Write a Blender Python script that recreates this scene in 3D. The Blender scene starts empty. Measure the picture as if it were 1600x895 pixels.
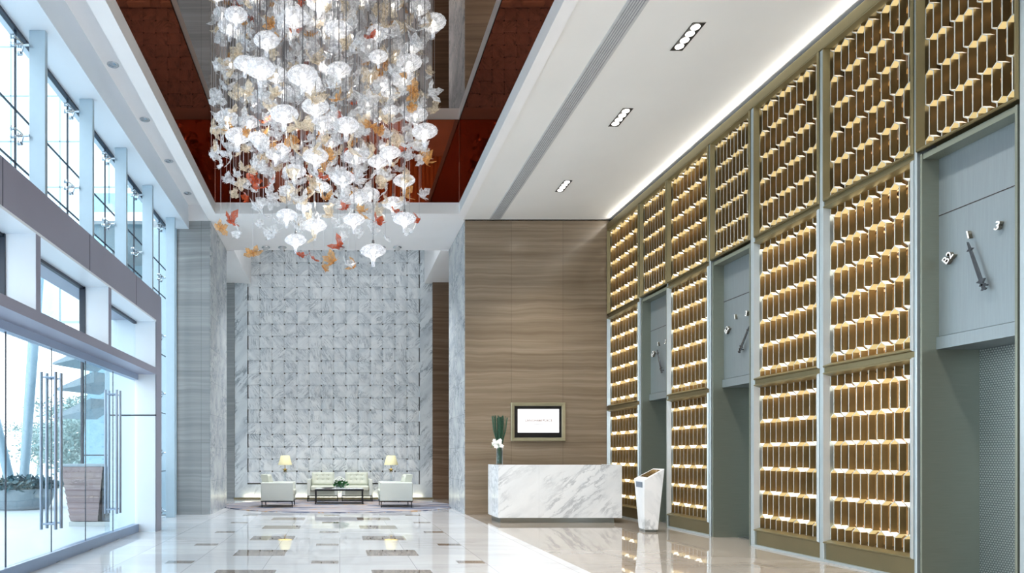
import bpy, math, random
from mathutils import Vector, Matrix, Euler
R = random.Random(7)
SC = bpy.context.scene
COL = SC.collection
PI = math.pi
H = 1.35            # eye height
F = 1040.0          # focal length in px of the 1600 px frame

# ------------------------------------------------------------------ helpers
def lin(h):
    h = h.lstrip('#')
    c = [int(h[i:i+2], 16)/255 for i in (0, 2, 4)]
    return tuple((x/12.92 if x <= .04045 else ((x+.055)/1.055)**2.4) for x in c) + (1,)

class MB:
    def __init__(s):
        s.v = []; s.f = []; s.m = []; s.uv = {}
    def face(s, pts, mi=0):
        n = len(s.v); s.v += [tuple(p) for p in pts]
        s.f.append(tuple(range(n, n+len(pts)))); s.m.append(mi)
    def grid(s, rows, mi=0, close=False):
        n = len(s.v); w = len(rows[0])
        for r in rows: s.v += [tuple(p) for p in r]
        for i in range(len(rows)-1):
            for j in range(w if close else w-1):
                a = n+i*w+j; b = n+i*w+(j+1) % w
                s.f.append((a, b, b+w, a+w)); s.m.append(mi)
    def hexa(s, p, mi=0, mis=None):
        # p: 8 points, bottom 4 ccw then top 4 ccw
        n = len(s.v); s.v += [tuple(q) for q in p]
        fs = [(3,2,1,0),(4,5,6,7),(0,1,5,4),(1,2,6,5),(2,3,7,6),(3,0,4,7)]
        for k, f in enumerate(fs):
            s.f.append(tuple(n+i for i in f)); s.m.append(mis[k] if mis else mi)
        return s
    def box(s, x0, x1, y0, y1, z0, z1, mi=0, mis=None):
        if x0 > x1: x0, x1 = x1, x0
        if y0 > y1: y0, y1 = y1, y0
        if z0 > z1: z0, z1 = z1, z0
        return s.hexa([(x0,y0,z0),(x1,y0,z0),(x1,y1,z0),(x0,y1,z0),(x0,y0,z1),(x1,y0,z1),(x1,y1,z1),(x0,y1,z1)], mi, mis)
    def tube(s, a, b, r, r2=None, n=12, mi=0, cap=True):
        a = Vector(a); b = Vector(b); r2 = r if r2 is None else r2
        d = (b-a).normalized(); u = d.orthogonal().normalized(); w = d.cross(u)
        A = [a+(u*math.cos(t)+w*math.sin(t))*r for t in [2*PI*k/n for k in range(n)]]
        B = [b+(u*math.cos(t)+w*math.sin(t))*r2 for t in [2*PI*k/n for k in range(n)]]
        s.grid([A, B], mi, True)
        if cap: s.face(A[::-1], mi); s.face(B, mi)
        return s
    def path(s, pts, r, n=8, mi=0):
        pts = [Vector(p) for p in pts]
        rows = []
        for i, p in enumerate(pts):
            d = (pts[min(i+1, len(pts)-1)]-pts[max(i-1, 0)]).normalized()
            u = d.cross(Vector((.13,.31,.94))).normalized(); w = d.cross(u)
            rr = r[i] if isinstance(r, (list, tuple)) else r
            rows.append([p+(u*math.cos(t)+w*math.sin(t))*rr for t in [2*PI*k/n for k in range(n)]])
        s.grid(rows, mi, True); s.face(rows[0][::-1], mi); s.face(rows[-1], mi)
        return s
    def lathe(s, prof, c=(0,0,0), n=24, mi=0, rib=0, nr=12):
        rows = []
        for r, z in prof:
            rows.append([(c[0]+r*(1+rib*math.cos(nr*t))*math.cos(t), c[1]+r*(1+rib*math.cos(nr*t))*math.sin(t), c[2]+z) for t in [2*PI*k/n for k in range(n)]])
        s.grid(rows, mi, True); return s
    def sphere(s, c, r, n=10, mi=0, sc=(1,1,1)):
        m = max(4, n//2+1)
        rows = [[(c[0]+r*sc[0]*math.sin(a)*math.cos(t), c[1]+r*sc[1]*math.sin(a)*math.sin(t), c[2]+r*sc[2]*math.cos(a)) for t in [2*PI*k/n for k in range(n)]] for a in [max(.02, min(PI-.02, PI*i/m)) for i in range(m+1)]]
        s.grid(rows[::-1], mi, True); return s
    def prism(s, poly, axis, a, b, mi=0):
        # poly in the two other axes (cyclic order), extruded along axis a..b
        def P(q, t):
            if axis == 0: return (t, q[0], q[1])
            if axis == 1: return (q[0], t, q[1])
            return (q[0], q[1], t)
        A = [P(q, a) for q in poly]; B = [P(q, b) for q in poly]
        s.grid([A, B], mi, True); s.face(A[::-1], mi); s.face(B, mi)
        return s
    def add(s, o, M):
        n = len(s.v); s.v += [tuple(M @ Vector(p)) for p in o.v]
        s.f += [tuple(i+n for i in f) for f in o.f]; s.m += list(o.m)
    def mesh(s, name, mats, smooth=False):
        me = bpy.data.meshes.new(name)
        me.from_pydata(s.v, [], s.f)
        for m in (mats if isinstance(mats, (list, tuple)) else [mats]): me.materials.append(m)
        me.polygons.foreach_set('material_index', s.m)
        if smooth:
            me.polygons.foreach_set('use_smooth', [True]*len(s.f))
        me.validate(); me.update()
        import bmesh
        bm = bmesh.new(); bm.from_mesh(me)
        if not smooth or len(bm.verts) < 20000:
            bmesh.ops.recalc_face_normals(bm, faces=bm.faces)
        bm.to_mesh(me); bm.free()
        return me
    def obj(s, name, mats, parent=None, smooth=False, bevel=0, seg=2, shift=None):
        if parent is not None and shift is not None:
            s.v = [(x-shift[0], y-shift[1], z-shift[2]) for x, y, z in s.v]
        o = bpy.data.objects.new(name, s.mesh(name, mats, smooth))
        COL.objects.link(o)
        if parent is not None: o.parent = parent
        if bevel:
            b = o.modifiers.new('b', 'BEVEL'); b.width = bevel; b.segments = seg; b.limit_method = 'ANGLE'
            o.data.polygons.foreach_set('use_smooth', [True]*len(o.data.polygons))
            if seg >= 2:
                w = o.modifiers.new('w', 'WEIGHTED_NORMAL')
        return o

def tag(o, label, cat, group=None, kind=None):
    o['label'] = label; o['category'] = cat
    if group: o['group'] = group
    if kind: o['kind'] = kind
    return o
def thing(name, label, cat, loc=(0,0,0), rz=0, group=None):
    o = bpy.data.objects.new(name, None); COL.objects.link(o)
    o.location = loc; o.rotation_euler = (0,0,rz); o.empty_display_size = .1
    return tag(o, label, cat, group)
def struct(o): o['kind'] = 'structure'; return o
def copy_tree(o, parent=None):
    c = o.copy(); COL.objects.link(c)
    if parent is not None: c.parent = parent
    for ch in [x for x in KIDS.get(o.name, [])]: copy_tree(ch, c)
    return c
KIDS = {}
def index_kids():
    KIDS.clear()
    for o in bpy.data.objects:
        if o.parent: KIDS.setdefault(o.parent.name, []).append(o)

# ------------------------------------------------------------------ materials
def new(name):
    m = bpy.data.materials.new(name); m.use_nodes = True
    nt = m.node_tree; b = nt.nodes['Principled BSDF']
    return m, nt, b
def N(nt, t, **k):
    n = nt.nodes.new(t)
    for a, v in k.items():
        if a.startswith('i_'):
            key = a[2:]; n.inputs[int(key) if key.isdigit() else key.replace('_', ' ')].default_value = v
        else: setattr(n, a, v)
    return n
def pm(name, col, rough=.5, metal=0, spec=.5, noise=0, nscale=8, emis=None, es=0, bump=0, bscale=60, stretch=None, coat=0):
    m, nt, b = new(name)
    c = lin(col) if isinstance(col, str) else col
    b.inputs['Base Color'].default_value = c; b.inputs['Roughness'].default_value = rough
    b.inputs['Metallic'].default_value = metal; b.inputs['Specular IOR Level'].default_value = spec
    if coat: b.inputs['Coat Weight'].default_value = coat
    tc = N(nt, 'ShaderNodeTexCoord'); mp = N(nt, 'ShaderNodeMapping')
    if stretch: mp.inputs['Scale'].default_value = stretch
    nt.links.new(tc.outputs['Object'], mp.inputs[0])
    nz = N(nt, 'ShaderNodeTexNoise', i_Scale=nscale, i_Detail=4.0)
    nt.links.new(mp.outputs[0], nz.inputs[0])
    n = noise or .06
    cr = N(nt, 'ShaderNodeValToRGB')
    cr.color_ramp.elements[0].position = .3; cr.color_ramp.elements[1].position = .7
    cr.color_ramp.elements[0].color = tuple(x*(1-n) for x in c[:3])+(1,)
    cr.color_ramp.elements[1].color = tuple(min(1, x*(1+n)) for x in c[:3])+(1,)
    nt.links.new(nz.outputs[0], cr.inputs[0]); nt.links.new(cr.outputs[0], b.inputs['Base Color'])
    if bump:
        n2 = N(nt, 'ShaderNodeTexNoise', i_Scale=bscale, i_Detail=3.0)
        nt.links.new(mp.outputs[0], n2.inputs[0])
        bp = N(nt, 'ShaderNodeBump', i_Strength=bump, i_Distance=.01)
        nt.links.new(n2.outputs[0], bp.inputs['Height']); nt.links.new(bp.outputs[0], b.inputs['Normal'])
    if emis:
        b.inputs['Emission Color'].default_value = lin(emis) if isinstance(emis, str) else emis
        b.inputs['Emission Strength'].default_value = es
    return m
def marble(name, base, vein, vein2, scale=1.0, rough=.12, rot=(0,0,0), use_uv=False, stretch=(1,1,1), amount=1.0, tile=None, spec=.5, joint='#b9bfc2'):
    m, nt, b = new(name); L = nt.links.new
    b.inputs['Roughness'].default_value = rough; b.inputs['Specular IOR Level'].default_value = spec
    tc = N(nt, 'ShaderNodeTexCoord'); mp = N(nt, 'ShaderNodeMapping')
    mp.inputs['Rotation'].default_value = rot; mp.inputs['Scale'].default_value = tuple(scale*s for s in stretch)
    L(tc.outputs['UV' if use_uv else 'Object'], mp.inputs[0])
    w = N(nt, 'ShaderNodeTexNoise', i_Scale=1.1, i_Detail=5.0, i_Roughness=.6, i_Distortion=.6)
    L(mp.outputs[0], w.inputs[0])
    mx = N(nt, 'ShaderNodeVectorMath', operation='MULTIPLY_ADD')
    mx.inputs[1].default_value = (.45, .45, .45)
    L(w.outputs['Color'], mx.inputs[0]); L(mp.outputs[0], mx.inputs[2])
    st = N(nt, 'ShaderNodeMapping'); st.inputs['Scale'].default_value = (.35, 2.6, 2.6)
    L(mx.outputs[0], st.inputs[0])
    v = N(nt, 'ShaderNodeTexNoise', i_Scale=1.6, i_Detail=6.0, i_Roughness=.55)
    L(st.outputs[0], v.inputs[0])
    r = N(nt, 'ShaderNodeValToRGB'); e = r.color_ramp.elements
    e[0].position = .44; e[0].color = (0,0,0,1); e[1].position = .56; e[1].color = (0,0,0,1)
    q = r.color_ramp.elements.new(.5); q.color = (1,1,1,1)
    L(v.outputs[0], r.inputs[0])
    v2 = N(nt, 'ShaderNodeTexNoise', i_Scale=.7, i_Detail=5.0, i_Roughness=.5)
    L(st.outputs[0], v2.inputs[0])
    r2 = N(nt, 'ShaderNodeValToRGB'); r2.color_ramp.elements[0].position = .4; r2.color_ramp.elements[1].position = .72
    L(v2.outputs[0], r2.inputs[0])
    c1 = N(nt, 'ShaderNodeMix', data_type='RGBA'); c1.inputs[6].default_value = lin(base); c1.inputs[7].default_value = lin(vein2)
    L(r2.outputs[0], c1.inputs[0])
    mu = N(nt, 'ShaderNodeMath', operation='MULTIPLY'); mu.inputs[1].default_value = amount
    L(r.outputs[0], mu.inputs[0])
    mk = N(nt, 'ShaderNodeTexNoise', i_Scale=.9, i_Detail=2.0); L(mp.outputs[0], mk.inputs[0])
    mr = N(nt, 'ShaderNodeValToRGB'); mr.color_ramp.elements[0].position = .42; mr.color_ramp.elements[1].position = .6
    L(mk.outputs[0], mr.inputs[0])
    m2 = N(nt, 'ShaderNodeMath', operation='MULTIPLY'); L(mu.outputs[0], m2.inputs[0]); L(mr.outputs[0], m2.inputs[1])
    c2 = N(nt, 'ShaderNodeMix', data_type='RGBA'); c2.inputs[7].default_value = lin(vein)
    L(m2.outputs[0], c2.inputs[0]); L(c1.outputs[2], c2.inputs[6])
    out = c2.outputs[2]
    if tile:
        ax, tw, th, off = tile          # ax: 'xy','xz','yz'
        sp = N(nt, 'ShaderNodeSeparateXYZ'); L(tc.outputs['Object'], sp.inputs[0])
        cb = N(nt, 'ShaderNodeCombineXYZ')
        L(sp.outputs['XYZ'.index(ax[0].upper())], cb.inputs[0]); L(sp.outputs['XYZ'.index(ax[1].upper())], cb.inputs[1])
        br = N(nt, 'ShaderNodeTexBrick'); br.offset = off; br.squash = 1
        br.inputs['Scale'].default_value = 1; br.inputs['Brick Width'].default_value = tw; br.inputs['Row Height'].default_value = th
        br.inputs['Mortar Size'].default_value = .004; br.inputs['Color1'].default_value = (1,1,1,1); br.inputs['Color2'].default_value = (.86,.87,.88,1)
        br.inputs['Mortar'].default_value = (.55,.55,.55,1); br.inputs['Mortar Smooth'].default_value = .1
        L(cb.outputs[0], br.inputs[0])
        c3 = N(nt, 'ShaderNodeMix', data_type='RGBA', blend_type='MULTIPLY'); c3.inputs[0].default_value = 1
        L(out, c3.inputs[6]); L(br.outputs[0], c3.inputs[7]); out = c3.outputs[2]
    L(out, b.inputs['Base Color'])
    return m
def travertine(name, a, b_, c_, rough=.25, ax='x', tile=(1.19, 2.4), x_off=0):
    m, nt, b = new(name); L = nt.links.new
    b.inputs['Roughness'].default_value = rough
    tc = N(nt, 'ShaderNodeTexCoord')
    d = N(nt, 'ShaderNodeTexNoise', i_Scale=.8, i_Detail=3.0); L(tc.outputs['Object'], d.inputs[0])
    md = N(nt, 'ShaderNodeVectorMath', operation='MULTIPLY_ADD'); md.inputs[1].default_value = (.0,.0,.16)
    L(d.outputs['Color'], md.inputs[0]); L(tc.outputs['Object'], md.inputs[2])
    mp = N(nt, 'ShaderNodeMapping'); mp.inputs['Scale'].default_value = (.3,.3,13)
    L(md.outputs[0], mp.inputs[0])
    n1 = N(nt, 'ShaderNodeTexNoise', i_Scale=1.0, i_Detail=7.0, i_Roughness=.62); L(mp.outputs[0], n1.inputs[0])
    r = N(nt, 'ShaderNodeValToRGB'); e = r.color_ramp.elements
    e[0].position = .3; e[0].color = lin(a); e[1].position = .72; e[1].color = lin(c_)
    q = e.new(.5); q.color = lin(b_)
    L(n1.outputs[0], r.inputs[0])
    sp = N(nt, 'ShaderNodeSeparateXYZ'); L(tc.outputs['Object'], sp.inputs[0])
    ad = N(nt, 'ShaderNodeMath', operation='ADD'); ad.inputs[1].default_value = x_off
    L(sp.outputs['XY'.index(ax.upper())], ad.inputs[0])
    cb = N(nt, 'ShaderNodeCombineXYZ'); L(ad.outputs[0], cb.inputs[0]); L(sp.outputs[2], cb.inputs[1])
    br = N(nt, 'ShaderNodeTexBrick'); br.offset = 0
    br.inputs['Scale'].default_value = 1; br.inputs['Brick Width'].default_value = tile[0]; br.inputs['Row Height'].default_value = tile[1]
    br.inputs['Mortar Size'].default_value = .004; br.inputs['Color1'].default_value = (1,1,1,1); br.inputs['Color2'].default_value = (.88,.88,.88,1)
    br.inputs['Mortar'].default_value = (.6,.6,.6,1)
    L(cb.outputs[0], br.inputs[0])
    c3 = N(nt, 'ShaderNodeMix', data_type='RGBA', blend_type='MULTIPLY'); c3.inputs[0].default_value = 1
    L(r.outputs[0], c3.inputs[6]); L(br.outputs[0], c3.inputs[7]); L(c3.outputs[2], b.inputs['Base Color'])
    return m
def clear_glass(name, tint='#eaf6fa', gl=.9, facing=.12):
    m, nt, b = new(name); L = nt.links.new
    nt.nodes.remove(b)
    out = nt.nodes['Material Output']
    t = N(nt, 'ShaderNodeBsdfTransparent'); t.inputs[0].default_value = lin(tint)
    g = N(nt, 'ShaderNodeBsdfGlossy'); g.inputs['Roughness'].default_value = .01; g.inputs[0].default_value = (gl,gl,gl,1)
    fr = N(nt, 'ShaderNodeLayerWeight', i_Blend=.5)
    pw = N(nt, 'ShaderNodeMath', operation='POWER'); pw.inputs[1].default_value = 3.5; L(fr.outputs['Facing'], pw.inputs[0])
    ma = N(nt, 'ShaderNodeMath', operation='MULTIPLY_ADD'); ma.inputs[1].default_value = facing*2; ma.inputs[2].default_value = .03; L(pw.outputs[0], ma.inputs[0])
    mx = N(nt, 'ShaderNodeMixShader')
    L(ma.outputs[0], mx.inputs[0]); L(t.outputs[0], mx.inputs[1]); L(g.outputs[0], mx.inputs[2]); L(mx.outputs[0], out.inputs[0])
    return m
def wing_glass(name, col, tr=.4, em=.25):
    m, nt, b = new(name); L = nt.links.new
    c = lin(col)
    out = nt.nodes['Material Output']
    tc = N(nt, 'ShaderNodeTexCoord')
    nz = N(nt, 'ShaderNodeTexNoise', i_Scale=30.0, i_Detail=2.0); L(tc.outputs['Object'], nz.inputs[0])
    b.inputs['Base Color'].default_value = c; b.inputs['Roughness'].default_value = .12
    b.inputs['Emission Color'].default_value = c; b.inputs['Emission Strength'].default_value = em  # slight emission stands in for lamplight in the glass
    b.inputs['Transmission Weight'].default_value = 0
    t = N(nt, 'ShaderNodeBsdfTransparent'); t.inputs[0].default_value = tuple(.5+.5*x for x in c[:3])+(1,)
    tl = N(nt, 'ShaderNodeBsdfTranslucent'); tl.inputs[0].default_value = c
    m1 = N(nt, 'ShaderNodeMixShader'); m1.inputs[0].default_value = .4
    L(b.outputs[0], m1.inputs[1]); L(tl.outputs[0], m1.inputs[2])
    wv = N(nt, 'ShaderNodeTexWave', i_Scale=38.0, i_Distortion=7.0, i_Detail=2.0); wv.inputs['Detail Scale'].default_value = 2
    L(tc.outputs['Object'], wv.inputs[0])
    av = N(nt, 'ShaderNodeMath', operation='MULTIPLY_ADD'); av.inputs[1].default_value = .3; L(wv.outputs[1], av.inputs[0]); L(nz.outputs[0], av.inputs[2])
    cc = N(nt, 'ShaderNodeValToRGB'); cc.color_ramp.elements[0].position = .45; cc.color_ramp.elements[0].color = tuple(x*.78 for x in c[:3])+(1,)
    cc.color_ramp.elements[1].position = .82; cc.color_ramp.elements[1].color = tuple(min(1, x*1.02) for x in c[:3])+(1,)
    L(av.outputs[0], cc.inputs[0]); L(cc.outputs[0], b.inputs['Base Color']); L(cc.outputs[0], tl.inputs[0]); L(cc.outputs[0], b.inputs['Emission Color'])
    rp = N(nt, 'ShaderNodeMapRange'); rp.inputs[1].default_value = .4; rp.inputs[2].default_value = .9; rp.inputs[3].default_value = tr+.3; rp.inputs[4].default_value = tr-.3
    L(av.outputs[0], rp.inputs[0])
    m2 = N(nt, 'ShaderNodeMixShader'); L(rp.outputs[0], m2.inputs[0]); L(m1.outputs[0], m2.inputs[1]); L(t.outputs[0], m2.inputs[2])
    L(m2.outputs[0], out.inputs[0])
    return m
def emit(name, col, s):
    m, nt, b = new(name); nt.nodes.remove(b)
    e = N(nt, 'ShaderNodeEmission'); e.inputs[0].default_value = lin(col); e.inputs[1].default_value = s
    nt.links.new(e.outputs[0], nt.nodes['Material Output'].inputs[0]); return m
def tinted_mirror(name, col, rough=.01):
    m, nt, b = new(name); nt.nodes.remove(b)
    g = N(nt, 'ShaderNodeBsdfGlossy'); g.inputs[0].default_value = col; g.inputs['Roughness'].default_value = rough
    nt.links.new(g.outputs[0], nt.nodes['Material Output'].inputs[0]); return m

M = {}
M['plaster'] = pm('white plaster', '#f1f1f2', .6, noise=.015, nscale=1.5)
M['plaster_warm'] = pm('ceiling plaster', '#ececea', .65, noise=.02, nscale=.8)
M['white_gloss'] = pm('white lacquer panel', '#dfeaf4', .28, noise=.01, nscale=1)
M['mauve'] = pm('mauve grey aluminium', '#979aad', .38, .35, noise=.03, nscale=1)
M['mauve2'] = pm('blue grey aluminium', '#8fa2bd', .3, .35, noise=.03, nscale=1)
M['dark_gasket'] = pm('black gasket', '#1b2a3c', .4)
M['post'] = pm('pale blue painted steel', '#a9c0cf', .35, .1, noise=.02)
M['steel'] = pm('polished steel', '#c3cad0', .16, 1)
M['steel_br'] = pm('brushed steel', '#9aa3a6', .33, 1, noise=.05, nscale=6, stretch=(1,1,30))
M['num_side'] = pm('bronze numeral side', '#6b675c', .35, .7)
M['num_face'] = pm('bright numeral face', '#eef1f2', .3)
M['handle'] = pm('blue grey steel handle', '#7d8da0', .3, .7)
M['steel_hdr'] = pm('satin steel panel', '#97a3a9', .42, .75, noise=.04, nscale=3, stretch=(20,20,1))
M['jamb'] = pm('green grey brushed bronze', '#7f867b', .4, .5, noise=.07, nscale=4, stretch=(1,1,60))
M['frame'] = pm('champagne bronze frame', '#8d8465', .36, .85, noise=.05, nscale=4)
M['pil'] = pm('satin nickel pilaster', '#b6c3c9', .33, .6, noise=.04, nscale=3)
M['kick'] = pm('bronze kick plate', '#857b5e', .4, .8, noise=.05, nscale=3)
M['lat'] = pm('polished brass strip', '#b3a277', .28, .85, noise=.1, nscale=5)
M['lat_edge'] = pm('bright strip edge', '#ced2cb', .3, .4)
M['backing'] = tinted_mirror('bronze mirror backing', (.36,.24,.16,1), .06)
M['mir_top'] = tinted_mirror('smoked mirror ceiling', (.45,.36,.32,1))
M['mir_side'] = tinted_mirror('red bronze mirror side', (.26,.09,.055,1))
M['marble_w'] = marble('white grey marble', '#edf1f5', '#8d96a0', '#dce1e6', 1.5, .1, rot=(0,.65,0), amount=.6)
M['marble_weave'] = marble('veined weave marble', '#e8edf0', '#8f9aa4', '#ccd4da', 3.4, .28, rot=(0,0,.9), use_uv=True, amount=.95)
M['marble_plain'] = marble('veined marble surround', '#dfe6ea', '#7e8a95', '#bcc6ce', 1.6, .25, rot=(0,.9,0), amount=.9)
M['marble_ret'] = marble('tiled marble return', '#c3c9cc', '#76808a', '#a2abb2', 1.5, .22, rot=(.9,0,0), amount=.9, tile=('yz', .77, .77, 0))
M['trav'] = travertine('beige travertine', '#796a58', '#8a7b69', '#9c8e7c', .22, 'x', (1.19, 1.65), -2.77)
M['trav_l'] = travertine('cool lit travertine', '#878b8e', '#95999b', '#a6aaac', .25, 'x', (1.5, 1.65), .2)  # same stone as the beige one, cool daylight put into its colours
M['floor'] = marble('polished floor marble', '#e2e4e7', '#b9b7b6', '#d6d7d9', .6, .03, amount=.4, tile=('xy', .92, .83, 0), spec=.9)
M['floor_b'] = marble('beige floor marble', '#b3aaa0', '#978c80', '#a69b8f', .6, .03, amount=.5, tile=('xy', .92, .83, 0), spec=.9)
M['inlay'] = marble('brown marble inlay', '#978b80', '#6f645b', '#7d7268', 2.0, .04, amount=.7, spec=.9)
for k in ('floor', 'floor_b', 'inlay'):
    bb = M[k].node_tree.nodes['Principled BSDF']
    bb.inputs['IOR'].default_value = 2.1; bb.inputs['Roughness'].default_value = .02; bb.inputs['Specular IOR Level'].default_value = .5
M['glass'] = clear_glass('window glass', '#f5fafc')
M['glass_blue'] = clear_glass('blue tinted glass', '#ccdce2', .8, .3)
M['leather'] = pm('pale sage leather', '#ccd0c2', .45, noise=.02, nscale=4, bump=.08, bscale=90)
M['leather_w'] = pm('off white leather panel', '#d6dbd4', .42, noise=.015, nscale=3)
M['black_metal'] = pm('dark metal leg', '#2b2e33', .35, .7)
M['shade'] = pm('cream lampshade', '#e8e0b4', .8, noise=.04, nscale=40, emis='#f5e8b0', es=.05)
M['brass_old'] = pm('antique brass', '#8a7a4a', .35, .9)
M['crystal'] = clear_glass('crystal', '#f4f8fa', 1, .5)
M['leaf'] = pm('green leaf', '#2f6f35', .5, noise=.3, nscale=20)
M['reed'] = pm('dark green reed', '#1f4a35', .45, noise=.3, nscale=30)
M['petal'] = pm('white petal', '#f5f6f2', .6, emis='#ffffff', es=.05)
M['black'] = pm('black plastic', '#14161a', .35)
M['grille'] = pm('grey air grille', '#c4c6c8', .5)
M['grille_d'] = pm('dark slot', '#8a8d94', .7)
M['led'] = emit('lamp disc', '#fffaf0', 9)
M['can'] = pm('chrome can', '#cfd3d6', .15, .9)
M['screen'] = emit('screen white', '#fdfdff', 1.05)
M['gold_txt'] = emit('gold lettering', '#96601f', .45)
M['grey_txt'] = emit('grey lettering', '#6a6764', .4)
M['slats'] = pm('walnut slats', '#dba468', .4, noise=.2, nscale=4, stretch=(4,4,.4))
M['dark'] = pm('dark recess', '#2a201b', .7)
M['ext_ground'] = pm('pale paving', '#b9c3c8', .5, noise=.02, nscale=2)
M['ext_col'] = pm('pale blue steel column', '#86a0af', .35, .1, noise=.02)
M['planter'] = pm('grey stone planter', '#8797a1', .6, noise=.04)
M['ext_leaf'] = pm('blue green hedge leaf', '#2f5560', .55, noise=.3, nscale=12)
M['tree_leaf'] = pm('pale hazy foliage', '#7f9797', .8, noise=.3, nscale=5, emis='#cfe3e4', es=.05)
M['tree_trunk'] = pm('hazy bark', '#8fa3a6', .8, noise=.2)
M['podium'] = pm('taupe boards', '#8f8183', .5, noise=.06, nscale=5, stretch=(1,1,6))
M['podium_d'] = pm('dark podium insert', '#33414f', .4, .2)
M['canopy'] = pm('blue grey canopy', '#8398a4', .4, noise=.03)
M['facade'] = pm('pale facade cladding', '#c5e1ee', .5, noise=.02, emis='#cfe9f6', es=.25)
M['wing_w'] = wing_glass('clear white wing glass', '#e9ecf0', .4, .08)
M['wing_c'] = wing_glass('cream wing glass', '#ecdfc9', .42, .05)
M['wing_a'] = wing_glass('amber wing glass', '#dca866', .4, .05)
M['wing_o'] = wing_glass('orange wing glass', '#c8562a', .35, .05)
M['bowl'] = wing_glass('ribbed lamp glass', '#e8ecf4', .48, .22)
M['bulb'] = emit('lamp bulb', '#fff3dc', 10)
M['rod'] = pm('grey steel rod', '#84868c', .3, .8)
M['wire'] = pm('fine steel wire', '#b4b6bc', .3, .6)

# brushed alu patterned elevator door
def door_mat():
    m, nt, b = new('etched steel pattern'); L = nt.links.new
    b.inputs['Metallic'].default_value = .85; b.inputs['Roughness'].default_value = .3
    tc = N(nt, 'ShaderNodeTexCoord'); sp = N(nt, 'ShaderNodeSeparateXYZ'); L(tc.outputs['Object'], sp.inputs[0])
    cb = N(nt, 'ShaderNodeCombineXYZ'); L(sp.outputs[1], cb.inputs[0]); L(sp.outputs[2], cb.inputs[1])
    vs = []
    for ang in (0, PI/3, -PI/3):
        mp = N(nt, 'ShaderNodeMapping'); mp.inputs['Rotation'].default_value = (0,0,ang); mp.inputs['Scale'].default_value = (13,13,13)
        L(cb.outputs[0], mp.inputs[0])
        w = N(nt, 'ShaderNodeTexWave', wave_type='BANDS', bands_direction='Y', i_Scale=1.0); L(mp.outputs[0], w.inputs[0])
        vs.append(w)
    a = N(nt, 'ShaderNodeMath', operation='MAXIMUM'); L(vs[0].outputs[1], a.inputs[0]); L(vs[1].outputs[1], a.inputs[1])
    c = N(nt, 'ShaderNodeMath', operation='MAXIMUM'); L(a.outputs[0], c.inputs[0]); L(vs[2].outputs[1], c.inputs[1])
    r = N(nt, 'ShaderNodeValToRGB'); r.color_ramp.elements[0].position = .82; r.color_ramp.elements[0].color = lin('#c9d3d8')
    r.color_ramp.elements[1].position = .97; r.color_ramp.elements[1].color = lin('#6d7a82')
    L(c.outputs[0], r.inputs[0]); L(r.outputs[0], b.inputs['Base Color'])
    return m
M['door_pat'] = door_mat()
# rug
def rug_mat():
    m, nt, b = new('streaked rug'); L = nt.links.new
    b.inputs['Roughness'].default_value = .95
    tc = N(nt, 'ShaderNodeTexCoord'); mp = N(nt, 'ShaderNodeMapping'); mp.inputs['Scale'].default_value = (.32,1.5,1); mp.inputs['Rotation'].default_value = (0,0,.22)
    L(tc.outputs['Object'], mp.inputs[0])
    n = N(nt, 'ShaderNodeTexNoise', i_Scale=1.1, i_Detail=3.0, i_Distortion=1.2); L(mp.outputs[0], n.inputs[0])
    r = N(nt, 'ShaderNodeValToRGB'); e = r.color_ramp.elements
    e[0].position = .30; e[0].color = lin('#3f4658'); e[1].position = .74; e[1].color = lin('#b6a9a6')
    for p, c in ((.42,'#6a7083'),(.455,'#a8a6ab'),(.49,'#9c9aa0'),(.505,'#b8873f'),(.52,'#a5a3a8'),(.58,'#7c7d8a'),(.63,'#b3afb1')):
        q = e.new(p); q.color = lin(c)
    L(n.outputs[0], r.inputs[0]); L(r.outputs[0], b.inputs['Base Color'])
    return m
M['rug'] = rug_mat()

# ------------------------------------------------------------------ camera
cd = bpy.data.cameras.new('camera'); cam = bpy.data.objects.new('camera', cd); COL.objects.link(cam)
cam.location = (0,0,H); cam.rotation_euler = (PI/2,0,0)
cd.sensor_width = 36; cd.lens = 36*F/1600; cd.shift_x = (800-531)/1600; cd.shift_y = (712-447.5)/1600
cd.clip_end = 400
SC.camera = cam

# ------------------------------------------------------------------ room shell
CZ = 6.77
XR = 6.19
YB = -9.0
def S(name, mb, mat, parent=None, **k):
    return struct(mb.obj(name, mat, parent, **k))
S('floor', MB().box(-3.9, 2.9, YB, 21.2, -.2, 0), M['floor'])
S('floor_side', MB().box(2.9, 7.0, YB, 21.2, -.2, 0), M['floor_b'])
inl = MB()
def quad_inlay(cx, cy, w, d): inl.box(cx-w/2, cx+w/2, cy-d/2, cy+d/2, .0, .0012)
for k in range(-3, 5):
    for x in (-2.03, -.19, 1.66): quad_inlay(x, 8.46+1.665*k, .34, .22)
for k in range(-3, 4):
    for x in (-1.10, .72): quad_inlay(x, 9.27+1.665*k, .70, .56)
S('trim_floor_inlay', inl, M['inlay'])
# ceilings
OX0, OX1, OY1, OY0 = -2.79, 2.67, 14.9, 1.2
S('ceiling', MB().box(2.84, 7.0, YB, 15.36, CZ+.03, CZ+.2), M['plaster_warm'])
S('trim_1', MB().box(OX1, 2.84, OY0-.2, OY1+.46, CZ, CZ+.2), M['plaster'])
S('trim_2', MB().box(-3.01, OX0, OY0-.2, OY1+.46, CZ, CZ+.2), M['plaster'])
S('trim_3', MB().box(OX0, OX1, OY1, 15.36, CZ, CZ+.2), M['plaster'])
S('ceiling_far', MB().box(-6, 7.0, 15.36, 17.56, CZ+.005, CZ+.2), M['plaster'])
S('ceiling_near', MB().box(-3.01, 2.84, YB, OY0, CZ, CZ+.2), M['plaster'])
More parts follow.
